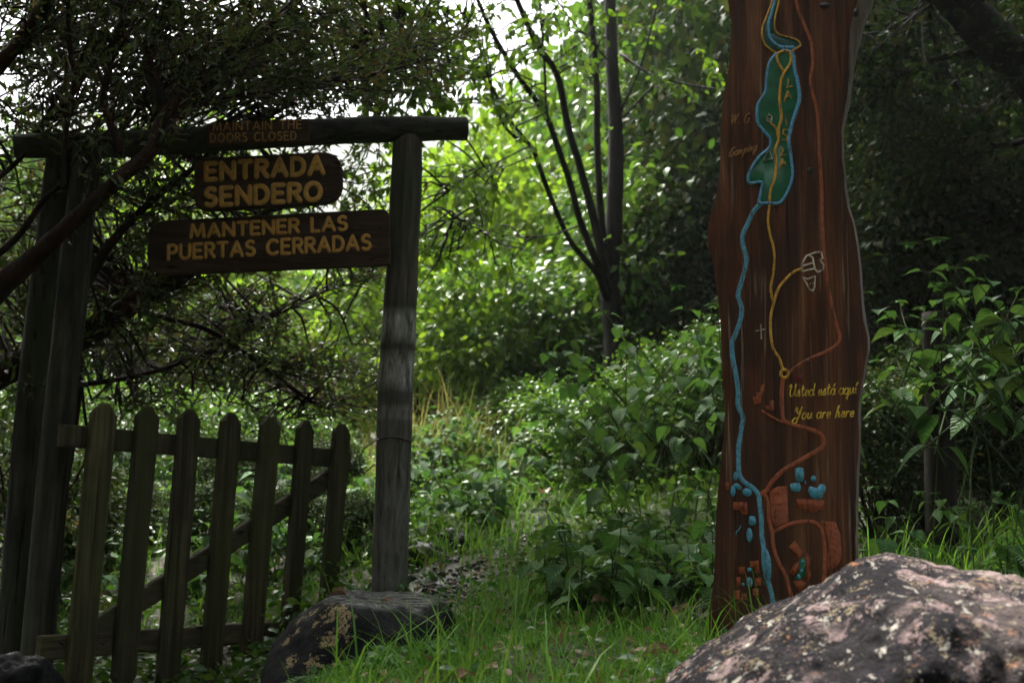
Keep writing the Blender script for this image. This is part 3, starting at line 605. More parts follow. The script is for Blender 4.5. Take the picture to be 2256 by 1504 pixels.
b = MB(); log(b, [P(858, 1345, DR), P(872, 850, DR), P(888, 560, DR), P(899, 303, DR)], [.078, .076, .07, .066], seed=3); b.build('post', MT['white_post'], gw)
b = MB(); log(b, [P(32, 322, DB-.02), P(250, 318, DB+.08), P(520, 303, DB+.22), P(760, 288, DR-.1), P(940, 284, DR), P(1028, 284, DR+.04)], [.05, .054, .057, .059, .056, .052], sides=24, seed=4, bump=.07); b.build('beam', MT['beam'], gw)

# ------------------------------------------------------------------ signs
def plate(mb, outline, D, th, lift=0.0):
    W = [P(p[0], p[1], D) for p in outline]; n = len(W); c = np.mean(W, 0)
    def ring(s, y): return [(c[0]+(p[0]-c[0])*s, y, c[2]+(p[2]-c[2])*s) for p in W]
    mb.add(ring(.985, D)+ring(1, D+.004)+ring(1, D+th), [tuple(range(n)), tuple(range(2*n, 3*n))[::-1]]+[(r*n+i, r*n+(i+1) % n, (r+1)*n+(i+1) % n, (r+1)*n+i) for r in (0, 1) for i in range(n)])
def rounded(c, rad):
    out = []
    for i in range(4):
        p = np.array(c[i], float); a = np.array(c[i-1], float); b = np.array(c[(i+1) % 4], float); r = rad[i]
        u = (a-p)/np.linalg.norm(a-p); v = (b-p)/np.linalg.norm(b-p)
        for k in range(7):
            t = k/6; out.append(tuple(p+u*r*(1-t)**2+v*r*t**2))
    return out
def sign(label, corners, rad, D, lines, mat, w):
    c = np.mean(corners, 0); root = empty('sign_board', tuple(P(c[0], c[1], D)), label, 'sign', 'wooden signs hanging from the gateway')
    b = MB(); plate(b, rounded(corners, rad), D, .03); b.build('board', MT['board'], root, smooth=False)
    for s, p0, p1, h0, h1, gap in lines:
        for q in words(s, p0, p1, h0, h1, gap, CAPS):
            t = MB(); text_line(t, *q, D, w, gap, CAPS, .0016); t.build('lettering', MT[mat], root)
sign('small dark board nailed to the beam, faded words MAINTAIN THE DOORS CLOSED', [(453, 272), (679, 261), (681, 311), (455, 320)], [3]*4, 4.72, [('MAINTAIN THE', (470, 289), (664, 283), 18, 18, .34), ('DOORS CLOSED', (464, 313), (652, 308), 18, 18, .36)], 'faded_ochre', 3.2)
sign('round-cornered brown board reading ENTRADA SENDERO in large ochre letters', [(427, 349), (752, 333), (756, 446), (428, 465)], [24, 44, 48, 32], 4.80, [('ENTRADA', (454, 396), (712, 382), 35, 37, .34), ('SENDERO', (453, 453), (706, 440), 37, 37, .33)], 'ochre', 12)
sign('long brown board reading MANTENER LAS PUERTAS CERRADAS, lowest of the signs', [(328, 487), (858, 459), (860, 583), (320, 607)], [36, 22, 4, 52], 4.84, [('MANTENER LAS', (421, 523), (763, 506), 27, 29, .30), ('PUERTAS CERRADAS', (371, 571), (815, 549), 30, 31, .30)], 'ochre', 8.4)

# ------------------------------------------------------------------ picket gate, standing ajar
GA = np.array([-1.60, 4.54, 0]); GB_ = np.array([-.83, 5.62, 0]); gu = nrm(GB_-GA); gn = np.array([gu[1], -gu[0], 0])
gate = empty('picket_gate', (-1.66, 4.47, .5), 'mossy low picket gate standing ajar, hinged on the left-hand gateway post', 'gate')
def board_between(mb, a, b, w, th, off, pointed=(False, False), wdir=None):
    """plank in the gate plane from a to b, width w, thickness th, front face at offset off from the plane towards the camera"""
    a = np.array(a); b = np.array(b); d = nrm(b-a); s = nrm(np.cross(d, gn)); L = np.linalg.norm(b-a)
    o = []
    o += ([(-.5*w, .035), (-.28*w, 0), (.28*w, 0), (.5*w, .035)] if pointed[0] else [(-.5*w, 0), (.5*w, 0)])
    o += ([(.5*w, L-.045), (.12*w, L), (-.12*w, L), (-.5*w, L-.045)] if pointed[1] else [(.5*w, L), (-.5*w, L)])
    n = len(o); c = np.mean(o, 0)
    def ring(k, t): return [a+s*(c[0]+(x-c[0])*k)+d*(y if k == 1 else c[1]+(y-c[1])*(1-(1-k)*.15))+gn*t for x, y in o]
    mb.add(ring(.9, off)+ring(1, off-.005)+ring(1, off-th), [tuple(range(n)), tuple(range(2*n, 3*n))[::-1]]+[(r*n+i, r*n+(i+1) % n, (r+1)*n+(i+1) % n, (r+1)*n+i) for r in (0, 1) for i in range(n)])
pk = [((236, 887), (174, 1522)), ((332, 894), (275, 1512)), ((424, 901), (373, 1506)), ((515, 908), (467, 1500)), ((602, 917), (553, 1490)), ((679, 925), (636, 1468)), ((759, 933), (719, 1440))]
for i, (t, bt) in enumerate(pk):
    b = MB(); board_between(b, on_plane(*bt, GA, gn), on_plane(*t, GA, gn), (.112, .104, .110, .106, .111, .103, .107)[i]+.003*math.sin(i*2.1), .026, .0, (True, True)); b.build('picket', MT['picket'], gate, smooth=False)
gp = lambda x, y: on_plane(x, y, GA-gn*.03, gn)
b = MB(); board_between(b, gp(140, 958), gp(775, 1012), .085, .04, 0); b.build('rail', MT['picket'], gate, smooth=False)
b = MB(); board_between(b, gp(92, 1428), gp(745, 1380), .088, .04, 0); b.build('rail', MT['rail'], gate, smooth=False)
b = MB(); board_between(b, gp(210, 1392), gp(760, 1035), .085, .03, -.004); b.build('brace', MT['rail'], gate, smooth=False)
# wire tied round the right-hand post
wr = MB(); c0 = P(868, 968, DR)
tube(wr, [c0+np.array([.083*math.cos(t), .083*math.sin(t), .006*math.sin(3*t)]) for t in np.linspace(0, 2*math.pi, 24)], .004, 5)
tube(wr, smooth_line([P(834, 968, DR-.06), P(806, 985, DR-.08), P(792, 1012, DR-.08), P(800, 1040, DR-.06), P(826, 1022, DR-.05)], 5), .003, 5)
tag(wr.build('wire_loop', MT['wire']), 'dark wire tied round the post with whitewash stains', 'wire')

# ------------------------------------------------------------------ rocks
def rock_from_outline(outline, c, D, depth, seed, amp=.03, flat=None, nth=72, nv=36, freq=5):
    """closed stone whose cut through distance D follows the outline (pixels), rounded off in front and behind"""
    q = np.array([[p[0], p[2]] for p in PP(outline, D)]); cc = P(c[0], c[1], D); c2 = np.array([cc[0], cc[2]])
    ang = np.arctan2(q[:, 1]-c2[1], q[:, 0]-c2[0]); rad = np.linalg.norm(q-c2, axis=1); o = np.argsort(ang); ang = ang[o]; rad = rad[o]
    th = np.linspace(-math.pi, math.pi, nth, endpoint=False); r = np.interp(th, ang, rad, period=2*math.pi)
    mb = MB(); vs = []
    for j in range(1, nv):
        ph = -math.pi/2+math.pi*j/nv; t = math.sin(ph); s = math.cos(ph)**.8
        for k in range(nth):
            x = c2[0]+r[k]*s*math.cos(th[k]); z = c2[1]+r[k]*s*math.sin(th[k]); y = D+depth*t
            if flat is not None: z = flat(x, y, z)
            v = Vector((x, y, z)); nz = mnoise.fractal((v+Vector((seed, 0, 0)))*freq, 1.0, 2.0, 5); dv = Vector((math.cos(th[k])*s, t, math.sin(th[k])*s)); v += dv*nz*amp
            vs.append(v)
    n = len(vs); vs += [Vector((c2[0], D-depth, c2[1])), Vector((c2[0], D+depth, c2[1]))]
    fs = [(j*nth+k, j*nth+(k+1) % nth, (j+1)*nth+(k+1) % nth, (j+1)*nth+k) for j in range(nv-2) for k in range(nth)]
    fs += [(n, (k+1) % nth, k) for k in range(nth)]+[(n+1, (nv-2)*nth+k, (nv-2)*nth+(k+1) % nth) for k in range(nth)]
    mb.add(vs, fs); return mb
mb = rock_from_outline([(a, b+22) for a, b in ((1440, 1515), (1512, 1452), (1632, 1378), (1720, 1318), (1800, 1272), (1870, 1236), (1960, 1224), (2060, 1236), (2130, 1240), (2200, 1258), (2256, 1292), (2350, 1360), (2440, 1480), (2450, 1640), (2300, 1790), (1960, 1820), (1640, 1760), (1480, 1640))], (1960, 1560), 2.25, .46, 3, .035, nth=160, nv=90, freq=6)
tag(mb.build('boulder', MT['boulder']), 'large granite boulder crusted with pink, white and ochre lichen, in front of the map plank', 'boulder')
def flat_top(x, y, z):
    top = .785-.03*(x+.5)+.02*(y-4.0)
    return z if z < top-.05 else top-.05+.05*math.tanh((z-top+.05)/.05)
mb = rock_from_outline([(575, 1520), (600, 1440), (640, 1390), (690, 1335), (730, 1300), (800, 1280), (900, 1280), (965, 1310), (1000, 1370), (985, 1450), (940, 1560), (800, 1640), (640, 1600)], (790, 1450), 4.05, .42, 11, .03, flat_top, freq=5, nth=110, nv=60)
from mathutils.bvhtree import BVHTree
bvh = BVHTree.FromPolygons(mb.v, mb.f)
def on_rock(px, py):
    d = Vector(nrm(P(px, py, 4)-CAM)); h = bvh.ray_cast(Vector(CAM), d)[0]
    return h if h is not None else Vector(P(px, py, 3.9))
sp = [(on_rock(x, y), r) for x, y, r in ((690, 1350, .022), (730, 1350, .034), (752, 1352, .036), (757, 1385, .026), (735, 1405, .026), (720, 1412, .02), (640, 1455, .024), (690, 1460, .024), (694, 1375, .016), (655, 1390, .016), (630, 1412, .018), (665, 1362, .02))]
tag(mb.build('boulder', mat_wet_rock([(tuple(p), r) for p, r in sp])), 'low dark wet boulder with a flat shiny top and yellow lichen spots', 'boulder')
def small_rock(name, label, px, py, D, w, h, seed, mat):
    ol = [(px+w*math.cos(t)*(1+.15*math.sin(3*t+seed)), py-h*math.sin(t)*(1+.1*math.cos(2*t+seed))) for t in np.linspace(0, 2*math.pi, 16)[:-1]]
    tag(rock_from_outline(ol, (px, py), D, w*D/F*.8, seed, .06, nth=40, nv=22, freq=7).build(name, mat), label, 'rock')
rk = mat_wet_rock()
mossy = mat_wet_rock(moss=(.04, .06, .015), rough=(.3, .7))
small_rock('rock', 'dark grey rock at the foot of the left-hand gate posts', 35, 1500, 3.9, 85, 48, 4, rk)
small_rock('rock', 'mossy dark rock beside the path just behind the whitewashed post', 945, 1240, 5.6, 48, 36, 8, mossy)
small_rock('rock', 'small mossy rock half buried at the foot of the whitewashed post', 925, 1288, 5.25, 26, 20, 13, mossy)
small_rock('rock', 'dark rock at the path edge behind the mossy rock', 1000, 1200, 6.1, 45, 26, 21, rk)

# ------------------------------------------------------------------ nettles and other leafy plants
def nettle_proto(h, seed, leaf=.075, branches=2, bare=.25):
    r = np.random.default_rng(seed); st = MB(); pos = []; ax = []; no = []; sz = []
    def shoot(base, d, L, n, ls):
        pts = [np.array(base)]; d = np.array(d, float); bend = r.normal(size=3)*.12; bend[2] = -.08
        for i in range(n): d = nrm(d+bend*.35); pts.append(pts[-1]+d*L/n)
        tube(st, pts, list(np.linspace(.0035, .0016, len(pts))), 5)
        a0 = r.uniform(0, 6.28)
        for i in range(1, len(pts)):
            t = i/n; s = ls*(.55+.75*math.sin(math.pi*min(1, .25+t*.7)))*(1.0 if i < n else .6)
            if i/n < bare: continue
            a = a0+i*1.57
            for k in (0, 1):
                az = a+k*math.pi+r.normal()*.25; el = r.uniform(-.75, .1)
                out = np.array([math.cos(az)*math.cos(el), math.sin(az)*math.cos(el), math.sin(el)])
                pb = pts[i]+np.array([math.cos(az), math.sin(az), .35])*s*.3; tube(st, [pts[i], pb], .0012, 4)
                pos.append(pb); ax.append(out); no.append(np.array([0, 0, 1.0])+r.normal(size=3)*.22); sz.append(s*r.uniform(.8, 1.15))
        for k in range(4):
            az = r.uniform(0, 6.28); pos.append(pts[-1]); ax.append(np.array([math.cos(az), math.sin(az), .3])); no.append(np.array([0, 0, 1.0])); sz.append(ls*.5)
    shoot((0, 0, 0), (r.normal()*.12, r.normal()*.12, 1), h, max(5, int(h/.105)), leaf)
    for b in range(branches):
        az = r.uniform(0, 6.28); z = h*r.uniform(.15, .55)+h*.6*(bare-.25); shoot((r.normal()*.02, r.normal()*.02, z), (math.cos(az)*.9, math.sin(az)*.9, .9), h*r.uniform(.35, .6), 5, leaf*.85)
    return st.mesh('nettle_stem'), leaves_mesh('nettle_foliage', T_NETTLE, pos, ax, no, sz)
NP = [nettle_proto(h, s, l, b) for h, s, l, b in ((.35, 1, .075, 1), (.5, 2, .085, 2), (.65, 3, .09, 2), (.8, 4, .095, 3), (.95, 5, .095, 3), (1.15, 6, .10, 4), (.25, 7, .065, 1), (.42, 8, .085, 1))]
NT = [nettle_proto(h, s_,   .09, 4, .5) for h, s_ in ((1.2, 11), (1.05, 12), (.9, 13))]
for sm, fm in NP+NT: sm.materials.append(MT['stem']); fm.materials.append(MT['nettle'])
def plant(pro, x, y, label, group, name='nettle_plant', cat='plant', sc=None, rz=None, tilt=.1, z=None):
    sm, fm = pro; e = empty(name, (x, y, gz(x, y)-.01 if z is None else z), label, cat, group)
    e.rotation_euler = (random.gauss(0, tilt), random.gauss(0, tilt), random.uniform(0, 6.28) if rz is None else rz); s = sc or random.uniform(.85, 1.15); e.scale = (s, s, s)
    for nm, me in (('stem', sm), ('foliage', fm)):
        c = bpy.data.objects.new(nm, me); COL.objects.link(c); c.parent = e
    return e
def px_x(px, D): return P(px, 1170, D)[0]
# clump between the path and the plank
L1 = 'broad-leaved nettle in the dense clump between the path and the map plank'
for k in range(34):      # low front rank
    D = random.uniform(4.0, 4.75); lo = np.interp(D, [4, 4.75], [1230, 1190]); px = random.uniform(lo, 1640); plant(NP[random.choice((0, 6, 7, 0))], px_x(px, D), D, L1, 'nettles between path and plank')
for k in range(16):      # sparse middle
    D = random.uniform(4.8, 5.6); px = random.uniform(1230, 1620); plant(NP[random.choice((0, 1, 6, 7))], px_x(px, D), D, L1, 'nettles between path and plank')
for px, D, i in ((1310, 5.8, 2), (1370, 5.7, 1), (1420, 5.9, 0), (1470, 5.6, 1), (1520, 5.8, 0), (1560, 5.4, 0), (1590, 5.7, 0), (1500, 6.2, 0), (1400, 6.3, 1), (1350, 6.5, 1), (1550, 6.4, 0), (1610, 5.2, 1), (1290, 6.3, 2), (1450, 5.3, 2)): plant(NT[i], px_x(px, D), D, L1, 'nettles between path and plank', tilt=.06)
# right of the plank
L2 = 'nettle growing in the dark behind the big boulder, right of the map plank'
for k in range(12):
    D = random.uniform(3.4, 4.3); px = random.uniform(1880, 2330); i = random.choice((0, 6, 6, 7, 0)); plant(NP[i], px_x(px, D), D, L2, 'nettles right of the plank')
for px, D, i, sc_ in ((1975, 4.35, 0, 1.0), (2040, 4.2, 1, 1.1), (2075, 4.45, 0, 1.1), (2150, 4.2, 0, 1.05), (2215, 4.1, 0, 1.05), (2260, 4.3, 0, 1.1), (2180, 4.5, 0, 1.1), (2300, 4.0, 0, 1.0), (2120, 4.0, 2, .6)): plant(NT[i], px_x(px, D), D, L2, 'nettles right of the plank', tilt=.05, sc=sc_)
# behind the gate and along the bank left of the path
L3 = 'leafy plant growing on the bank behind the picket gate'
for k in range(60):
    D = random.uniform(6.0, 9.0); px = random.uniform(180, 880); i = random.choice((0, 1, 2, 7, 7)); plant(NP[i], px_x(px, D), D, L3, 'plants behind the gate', name='leafy_plant')
L4 = 'small leafy plant on the sunlit bank along the left side of the path'
for k in range(60):
    D = random.uniform(6.2, 10.0); pxl = px_x(900, D); x = random.uniform(pxl, np.interp(D, [5, 6.3, 8, 12], [-.35, -.1, .1, .6])); i = random.choice((0, 6, 7, 1)); plant(NP[i], x, D, L4, 'plants on the bank', name='leafy_plant')
L5 = 'tall leafy plant in the undergrowth at the top of the path'
for k in range(40):
    D = random.uniform(7.2, 10.5); x = random.uniform(px_x(1180, D), px_x(1600, D)); i = random.choice((1, 2, 3, 7)); plant(NP[i], x, D, L5, 'plants at the top of the path', name='leafy_plant')

# ------------------------------------------------------------------ grass and ground cover (stuff)
def blades(n, xr, yr, lr, wr, lean, mask=None):
    x = rng.uniform(*xr, n); y = rng.uniform(*yr, n)
    if mask is not None: k = mask(x, y); x = x[k]; y = y[k]
    n = len(x); pos = np.stack([x, y, g(x, y)-.01], -1); L = rng.uniform(*lr, n)*(.6+.6*rng.random(n)); az = rng.uniform(0, 6.28, n); bend = rng.uniform(.15, 1.0, n)*lean
    tv, tf, tu = T_BLADE; w = rng.uniform(*wr, n)
    out = np.stack([np.cos(az), np.sin(az), 0*az], -1); sd = np.stack([-np.sin(az), np.cos(az), 0*az], -1)
    t = tv[:, 1][None, :, None]; V = pos[:, None]+sd[:, None]*(tv[:, 0][None, :, None]*w[:, None, None])+np.array([0, 0, 1.0])*L[:, None, None]*(t-.25*bend[:, None, None]*t*t*1.6)+out[:, None]*L[:, None, None]*(bend[:, None, None]*t*t+.15*t*bend[:, None, None])
    Fc = (tf[None]+(np.arange(n)*7)[:, None, None]).reshape(-1, 3); return mesh_np('grass', V.reshape(-1, 3), Fc, np.tile(tu, (n, 1)))
def lawn(x, y):
    c = np.interp(y, [2.2, 3.6, 4.4, 5.2], [-.55, -.30, -.22, -.05]); hi = np.interp(y, [2, 3.4, 4.2, 5], [1.5, .95, .75, .35])
    nz = np.array([mnoise.noise((a*2.5, b*2.5, 0)) for a, b in zip(x, y)])
    return (x > c+.12*nz) & (x < hi+.2*nz) & (rng.random(len(x)) < .62+.9*nz)
tag(link('grass', blades(52000, (-.9, 1.6), (1.9, 5.2), (.03, .12), (.0025, .006), 1.3, lawn), MT['grass']), 'lush green grass in front of the map plank', 'grass', kind='stuff')
tag(link('long_grass', blades(1700, (-.4, 1.3), (2.3, 5.2), (.12, .30), (.003, .007), 1.0, lawn), MT['grass']), 'longer grass blades standing out of the turf', 'grass', kind='stuff')
tag(link('bank_grass', blades(9000, (-2.4, 1.2), (5.4, 11), (.10, .30), (.004, .009), 1.0), MT['grass']), 'rough grass on the bank behind the gateway', 'grass', kind='stuff')
def dryz(x, y): return rng.random(len(x)) < np.exp(-((x+.55)/.5)**2)
tag(link('dry_grass', blades(1500, (-1.4, .2), (7.4, 9.2), (.3, .68), (.003, .006), .7, dryz), MT['straw']), 'tall straw-coloured grass behind the whitewashed post', 'grass', kind='stuff')
tag(link('edge_grass', blades(2600, (1.2, 3.0), (3.3, 5.0), (.12, .36), (.004, .008), .9), MT['grass']), 'grass tufts among the nettles behind the boulder', 'grass', kind='stuff')
def cover(name, label, n, xr, yr, tpl, size, h, mat, mask=None):
    x = rng.uniform(*xr, n); y = rng.uniform(*yr, n)
    if mask is not None: k = mask(x, y); x = x[k]; y = y[k]
    n = len(x); z = g(x, y)+rng.random(n)*h; ax = rand_dirs(n, 0, .35); no = rand_dirs(n, 1.6)
    tag(link(name, leaves_mesh(name, tpl, np.stack([x, y, z], -1), ax, no, rng.uniform(*size, n)), MT[mat]), label, 'ground cover', kind='stuff')
cover('lawn_weeds', 'broad-leaved weeds mixed into the turf', 1500, (-.7, 1.3), (2.5, 5.0), T_OVAL, (.02, .05), .09, 'clover', lambda x, y: np.array([mnoise.noise((a*3.1, b*3.1, 4)) for a, b in zip(x, y)]) > .12)
cover('turf_litter', 'dead leaves and bare debris lying in the turf', 420, (-.6, 1.2), (2.5, 5.0), T_OVAL, (.02, .055), .05, 'dead_leaf')
def clov(x, y): return ((x+.38)/.28)**2+((y-3.45)/.55)**2 < 1
cover('clover', 'round-leaved clover creeping beside the dark wet boulder', 2600, (-.8, 0), (2.8, 4.1), T_ROUND, (.015, .032), .06, 'clover', clov)
def pathd(x, y): return np.abs(x-np.interp(y, [4.55, 5.2, 6.2, 7.6, 9.2, 11], [-.36, -.16, .08, .34, .66, 1.3]))
cover('ground_cover', 'low leafy ground cover on the bank', 16000, (-3, 3), (5.2, 11.5), T_OVAL, (.03, .07), .22, 'leaf_mid', lambda x, y: pathd(x, y) > .12+.16*rng.random(len(x)))
cover('path_weeds', 'small green weeds growing over the wet gravel path', 1500, (-.7, .9), (4.6, 9), T_OVAL, (.02, .05), .07, 'clover', lambda x, y: pathd(x, y) < .34)
tag(link('path_grass', blades(1500, (-.7, .7), (4.6, 8), (.05, .16), (.003, .006), 1.1, lambda x, y: pathd(x, y) < .4), MT['grass']), 'thin grass growing along the gravel path', 'grass', kind='stuff')
cover('leaf_litter', 'brown leaf litter on the path and under the grass', 5200, (-1.2, 1.6), (2.6, 9), T_OVAL, (.02, .05), .02, 'dead_leaf', lambda x, y: (pathd(x, y) < .3) | (rng.random(len(x)) < .35))
cover('gate_ground_cover', 'dark leafy ground cover round the foot of the gate', 4200, (-3.2, -.6), (4.0, 5.6), T_OVAL, (.03, .07), .06, 'leaf_mid')
# wet pebbles on the path
n = 1100; i = rng.integers(0, len(pc)-1, n); i = np.minimum(i, (len(pc)*.75)).astype(int); base = np.array(pc)[i]+rng.normal(size=(n, 2))*np.array([.1, .1]); s = rng.uniform(.006, .02, n)
octv = np.array([(1, 0, 0), (-1, 0, 0), (0, 1, 0), (0, -1, 0), (0, 0, .6), (0, 0, -.6)]); octf = np.array([(0, 2, 4), (2, 1, 4), (1, 3, 4), (3, 0, 4), (2, 0, 5), (1, 2, 5), (3, 1, 5), (0, 3, 5)])
rot = rand_dirs(n, 0, .3); side_ = nrm(np.cross(rot, np.array([0, 0, 1.0]))); upv = np.cross(side_, rot)
ctr = np.stack([base[:, 0], base[:, 1], g(base[:, 0], base[:, 1])+.014], -1)
V = ctr[:, None]+(octv[None, :, 0:1]*rot[:, None]*1.2+octv[None, :, 1:2]*side_[:, None]+octv[None, :, 2:3]*upv[:, None])*s[:, None, None]
tag(link('gravel', mesh_np('gravel', V.reshape(-1, 3), (octf[None]+(np.arange(n)*6)[:, None, None]).reshape(-1, 3), smooth=True), MT['pebble']), 'wet purplish gravel strewn on the path', 'gravel', kind='stuff')

# ------------------------------------------------------------------ trees and bushes
def unseen_canopy(n, xr, yr, zr, size, r, hole=None, dens=.1):
    """unseen high leaves added to shade the foreground, kept out of view: positions, axes, normals, sizes (clumped)"""
    nc = n//60; c = np.stack([r.uniform(*xr, nc), r.uniform(*yr, nc), r.uniform(*zr, nc)], -1)
    if hole is not None: c = c[~hole(c[:, 0], c[:, 1])]
    p = (c[:, None]+r.normal(size=(len(c), 60, 3))*np.array([.28, .28, .16])).reshape(-1, 3); m = len(p)
    d = p-CAM; w = d@cF; px = 1128+F*(d@cR)/np.maximum(w, .01); py = 752-F*(d@cU)/np.maximum(w, .01)
    k = ~((w > 0) & (py > -90) & (px > -300) & (px < 2550)); p = p[k]; m = len(p)
    return p, rand_dirs(m, -.3), rand_dirs(m, 1.3), r.uniform(*size, m)
def cat(*a): return [np.concatenate(x) for x in zip(*a)]
def twigs_on(limb, n, L, bias, spread, r, tmin=.2, sub=2):
    """short twigs growing off a limb polyline; returns polylines"""
    out = []; m = len(limb)
    for _ in range(n):
        i = int(r.uniform(tmin, 1)*(m-2)); p = limb[i]+(limb[i+1]-limb[i])*r.random(); t = nrm(limb[i+1]-limb[i])
        d = nrm(t*.7+np.array(bias)+r.normal(size=3)*spread); l = r.uniform(*L); pts = [p]; k = 5
        for j in range(k): d = nrm(d+r.normal(size=3)*.16+np.array([0, 0, -.03])); pts.append(pts[-1]+d*l/k)
        out.append(pts)
    return out
def leaves_on(twigs, per, size, r, tpl_spread=.03, hang=0.0, t0=.2):
    pos = []; ax = []; no = []; sz = []
    for tw in twigs:
        tw = np.array(tw); m = len(tw)-1; n = max(3, int(per*r.uniform(.6, 1.4)))
        u = np.clip(1-np.abs(r.normal(size=n))*(1-t0)*.5, 0, .999)*m; i = np.minimum(u.astype(int), m-1); f = (u-i)[:, None]
        p = tw[i]*(1-f)+tw[i+1]*f+r.normal(size=(n, 3))*tpl_spread; t = nrm(tw[i+1]-tw[i])
        pos.append(p); ax.append(nrm(t*.6+r.normal(size=(n, 3))*.75+np.array([0, 0, -hang]))); no.append(nrm(r.normal(size=(n, 3))*.7+np.array([0, 0, 1.0]))); sz.append(r.uniform(*size, n))
    return np.concatenate(pos), np.concatenate(ax), np.concatenate(no), np.concatenate(sz)
def limb_px(spec):  # [(px,py,D,w)...] -> points, radii
    pts = smooth_line([P(a, b, d) for a, b, d, w in spec], 6); return pts, resample_r([w*.5*d/F for a, b, d, w in spec], len(pts))

# --- gnarled tree on the left: limbs sweep up to the right across the gateway
rt = np.random.default_rng(21)
lim = [
 [(-420, 1350, 4.9, 170), (-260, 900, 4.8, 130), (-60, 690, 4.55, 70), (56, 586, 4.4, 44), (116, 526, 4.35, 40), (186, 461, 4.32, 36), (261, 395, 4.35, 34), (330, 330, 4.4, 32), (355, 270, 4.45, 30), (401, 220, 4.5, 28), (461, 160, 4.6, 25), (532, 103, 4.7, 22), (603, 46, 4.8, 18), (670, -20, 4.9, 14)],
 [(340, 320, 4.4, 18), (372, 277, 4.45, 13), (461, 227, 4.6, 10), (553, 209, 4.75, 8), (674, 184, 4.9, 6), (800, 170, 5.1, 5), (960, 130, 5.3, 3)],
 [(375, 262, 4.48, 22), (358, 230, 4.5, 22), (351, 191, 4.55, 22), (330, 149, 4.6, 20), (337, 99, 4.65, 19), (355, 53, 4.7, 17), (380, -10, 4.75, 15)],
 [(268, 335, 4.4, 12), (262, 312, 4.4, 14), (245, 270, 4.42, 15), (227, 213, 4.45, 14), (241, 149, 4.5, 13), (248, 92, 4.5, 12), (270, 43, 4.55, 11), (290, -15, 4.6, 10)],
 [(140, 420, 4.4, 9), (142, 337, 4.42, 9), (152, 248, 4.45, 10), (160, 177, 4.45, 9), (152, 89, 4.5, 9), (148, -10, 4.5, 8)],
 [(-260, 420, 4.7, 70), (-90, 240, 4.6, 45), (0, 142, 4.5, 36), (35, 99, 4.5, 34), (74, 46, 4.5, 33), (115, -15, 4.5, 30)],
 [(-300, 1000, 5.0, 80), (-60, 850, 5.1, 60), (93, 775, 5.15, 48), (191, 735, 5.2, 42), (260, 693, 5.2, 38), (326, 647, 5.25, 34), (400, 605, 5.3, 28), (520, 520, 5.5, 20), (640, 430, 5.7, 12)],
 [(160, 680, 4.9, 18), (209, 586, 5.0, 18), (260, 516, 5.0, 16), (326, 451, 5.05, 13), (395, 395, 5.1, 11), (520, 300, 5.2, 8), (700, 190, 5.4, 5), (820, 90, 5.6, 4)],
 [(-100, 620, 4.5, 16), (30, 530, 4.6, 12), (110, 430, 4.6, 10), (190, 380, 4.7, 8), (300, 250, 4.9, 6), (420, 120, 5.1, 5), (560, -20, 5.2, 4)],
 [(320, 690, 5.4, 10), (440, 720, 5.5, 9), (560, 790, 5.7, 8), (660, 870, 5.9, 6), (720, 900, 6.0, 4)],
 [(180, 850, 5.4, 10), (300, 830, 5.5, 9), (420, 790, 5.6, 8), (560, 720, 5.8, 6), (720, 640, 6.0, 4), (820, 610, 6.2, 3)],
 [(-40, 420, 4.5, 10), (60, 330, 4.6, 9), (150, 180, 4.7, 8), (260, 60, 4.8, 6), (330, -30, 4.9, 5)],
]
gt = empty('gnarled_tree', tuple(P(-420, 1380, 4.9)), 'gnarled dark tree with flaky reddish limbs and fine leaves, reaching over the gate', 'tree')
tm = MB(); tw_all = []
for k, l in enumerate(lim):
    pts, r = limb_px(l); r = [q*(1.0 if k in (0, 5) else 1.3) for q in r]; pts = [p+np.array([mnoise.noise(Vector(p)*3), mnoise.noise(Vector(p)*3+Vector((9, 0, 0))), mnoise.noise(Vector(p)*3+Vector((0, 9, 0)))])*.012 for p in pts]; tube(tm, pts, r, 10, .18)
    tw_all += twigs_on(pts, [70, 30, 22, 18, 15, 26, 50, 40, 30, 26, 30, 22][k], (.25, .75), (.55, .05, .3), .32, rt, .25)
nfree = len(tw_all)
# fans of fine twigs sweeping up to the right
for k in range(110):
    a = np.array([rt.uniform(330, 560), rt.uniform(130, 330)]); D = rt.uniform(4.8, 5.8); d = np.array([rt.uniform(180, 330), -rt.uniform(90, 190)])
    tw_all.append([P(*(a+d*t+rt.normal(size=2)*5+np.array([0, 18*t*t])), D+.3*t) for t in np.linspace(0, 1, 6)])
# sprays that fill the crown over and behind the gateway
for (x0, x1, y0, y1, d0, d1, n) in ((-60, 420, -60, 330, 4.3, 6.2, 145), (380, 800, -60, 260, 5.0, 6.4, 95), (-80, 130, -80, 330, 4.6, 6.4, 45), (-60, 330, 330, 900, 4.9, 5.8, 110), (180, 560, 640, 900, 5.6, 6.8, 90), (540, 800, 760, 930, 5.8, 6.6, 35), (300, 780, 280, 620, 5.6, 6.6, 45), (-60, 120, 300, 1300, 5.2, 6.0, 70), (-40, 470, 330, 600, 5.2, 6.8, 60)):
    for k in range(n):
        p = P(rt.uniform(x0, x1), rt.uniform(y0, y1), rt.uniform(d0, d1)); d = nrm(np.array([.6, 0, .2])+rt.normal(size=3)*.4); L = rt.uniform(.15, .45)
        tw_all.append([p+d*L*t+np.array([0, 0, -.1*L*t*t])+rt.normal(size=3)*.012 for t in np.linspace(0, 1, 5)])
free = tw_all[nfree:]
def proj(p):
    d = np.asarray(p)-CAM; w = d@cF; return 1128+F*(d@cR)/w, 752-F*(d@cU)/w
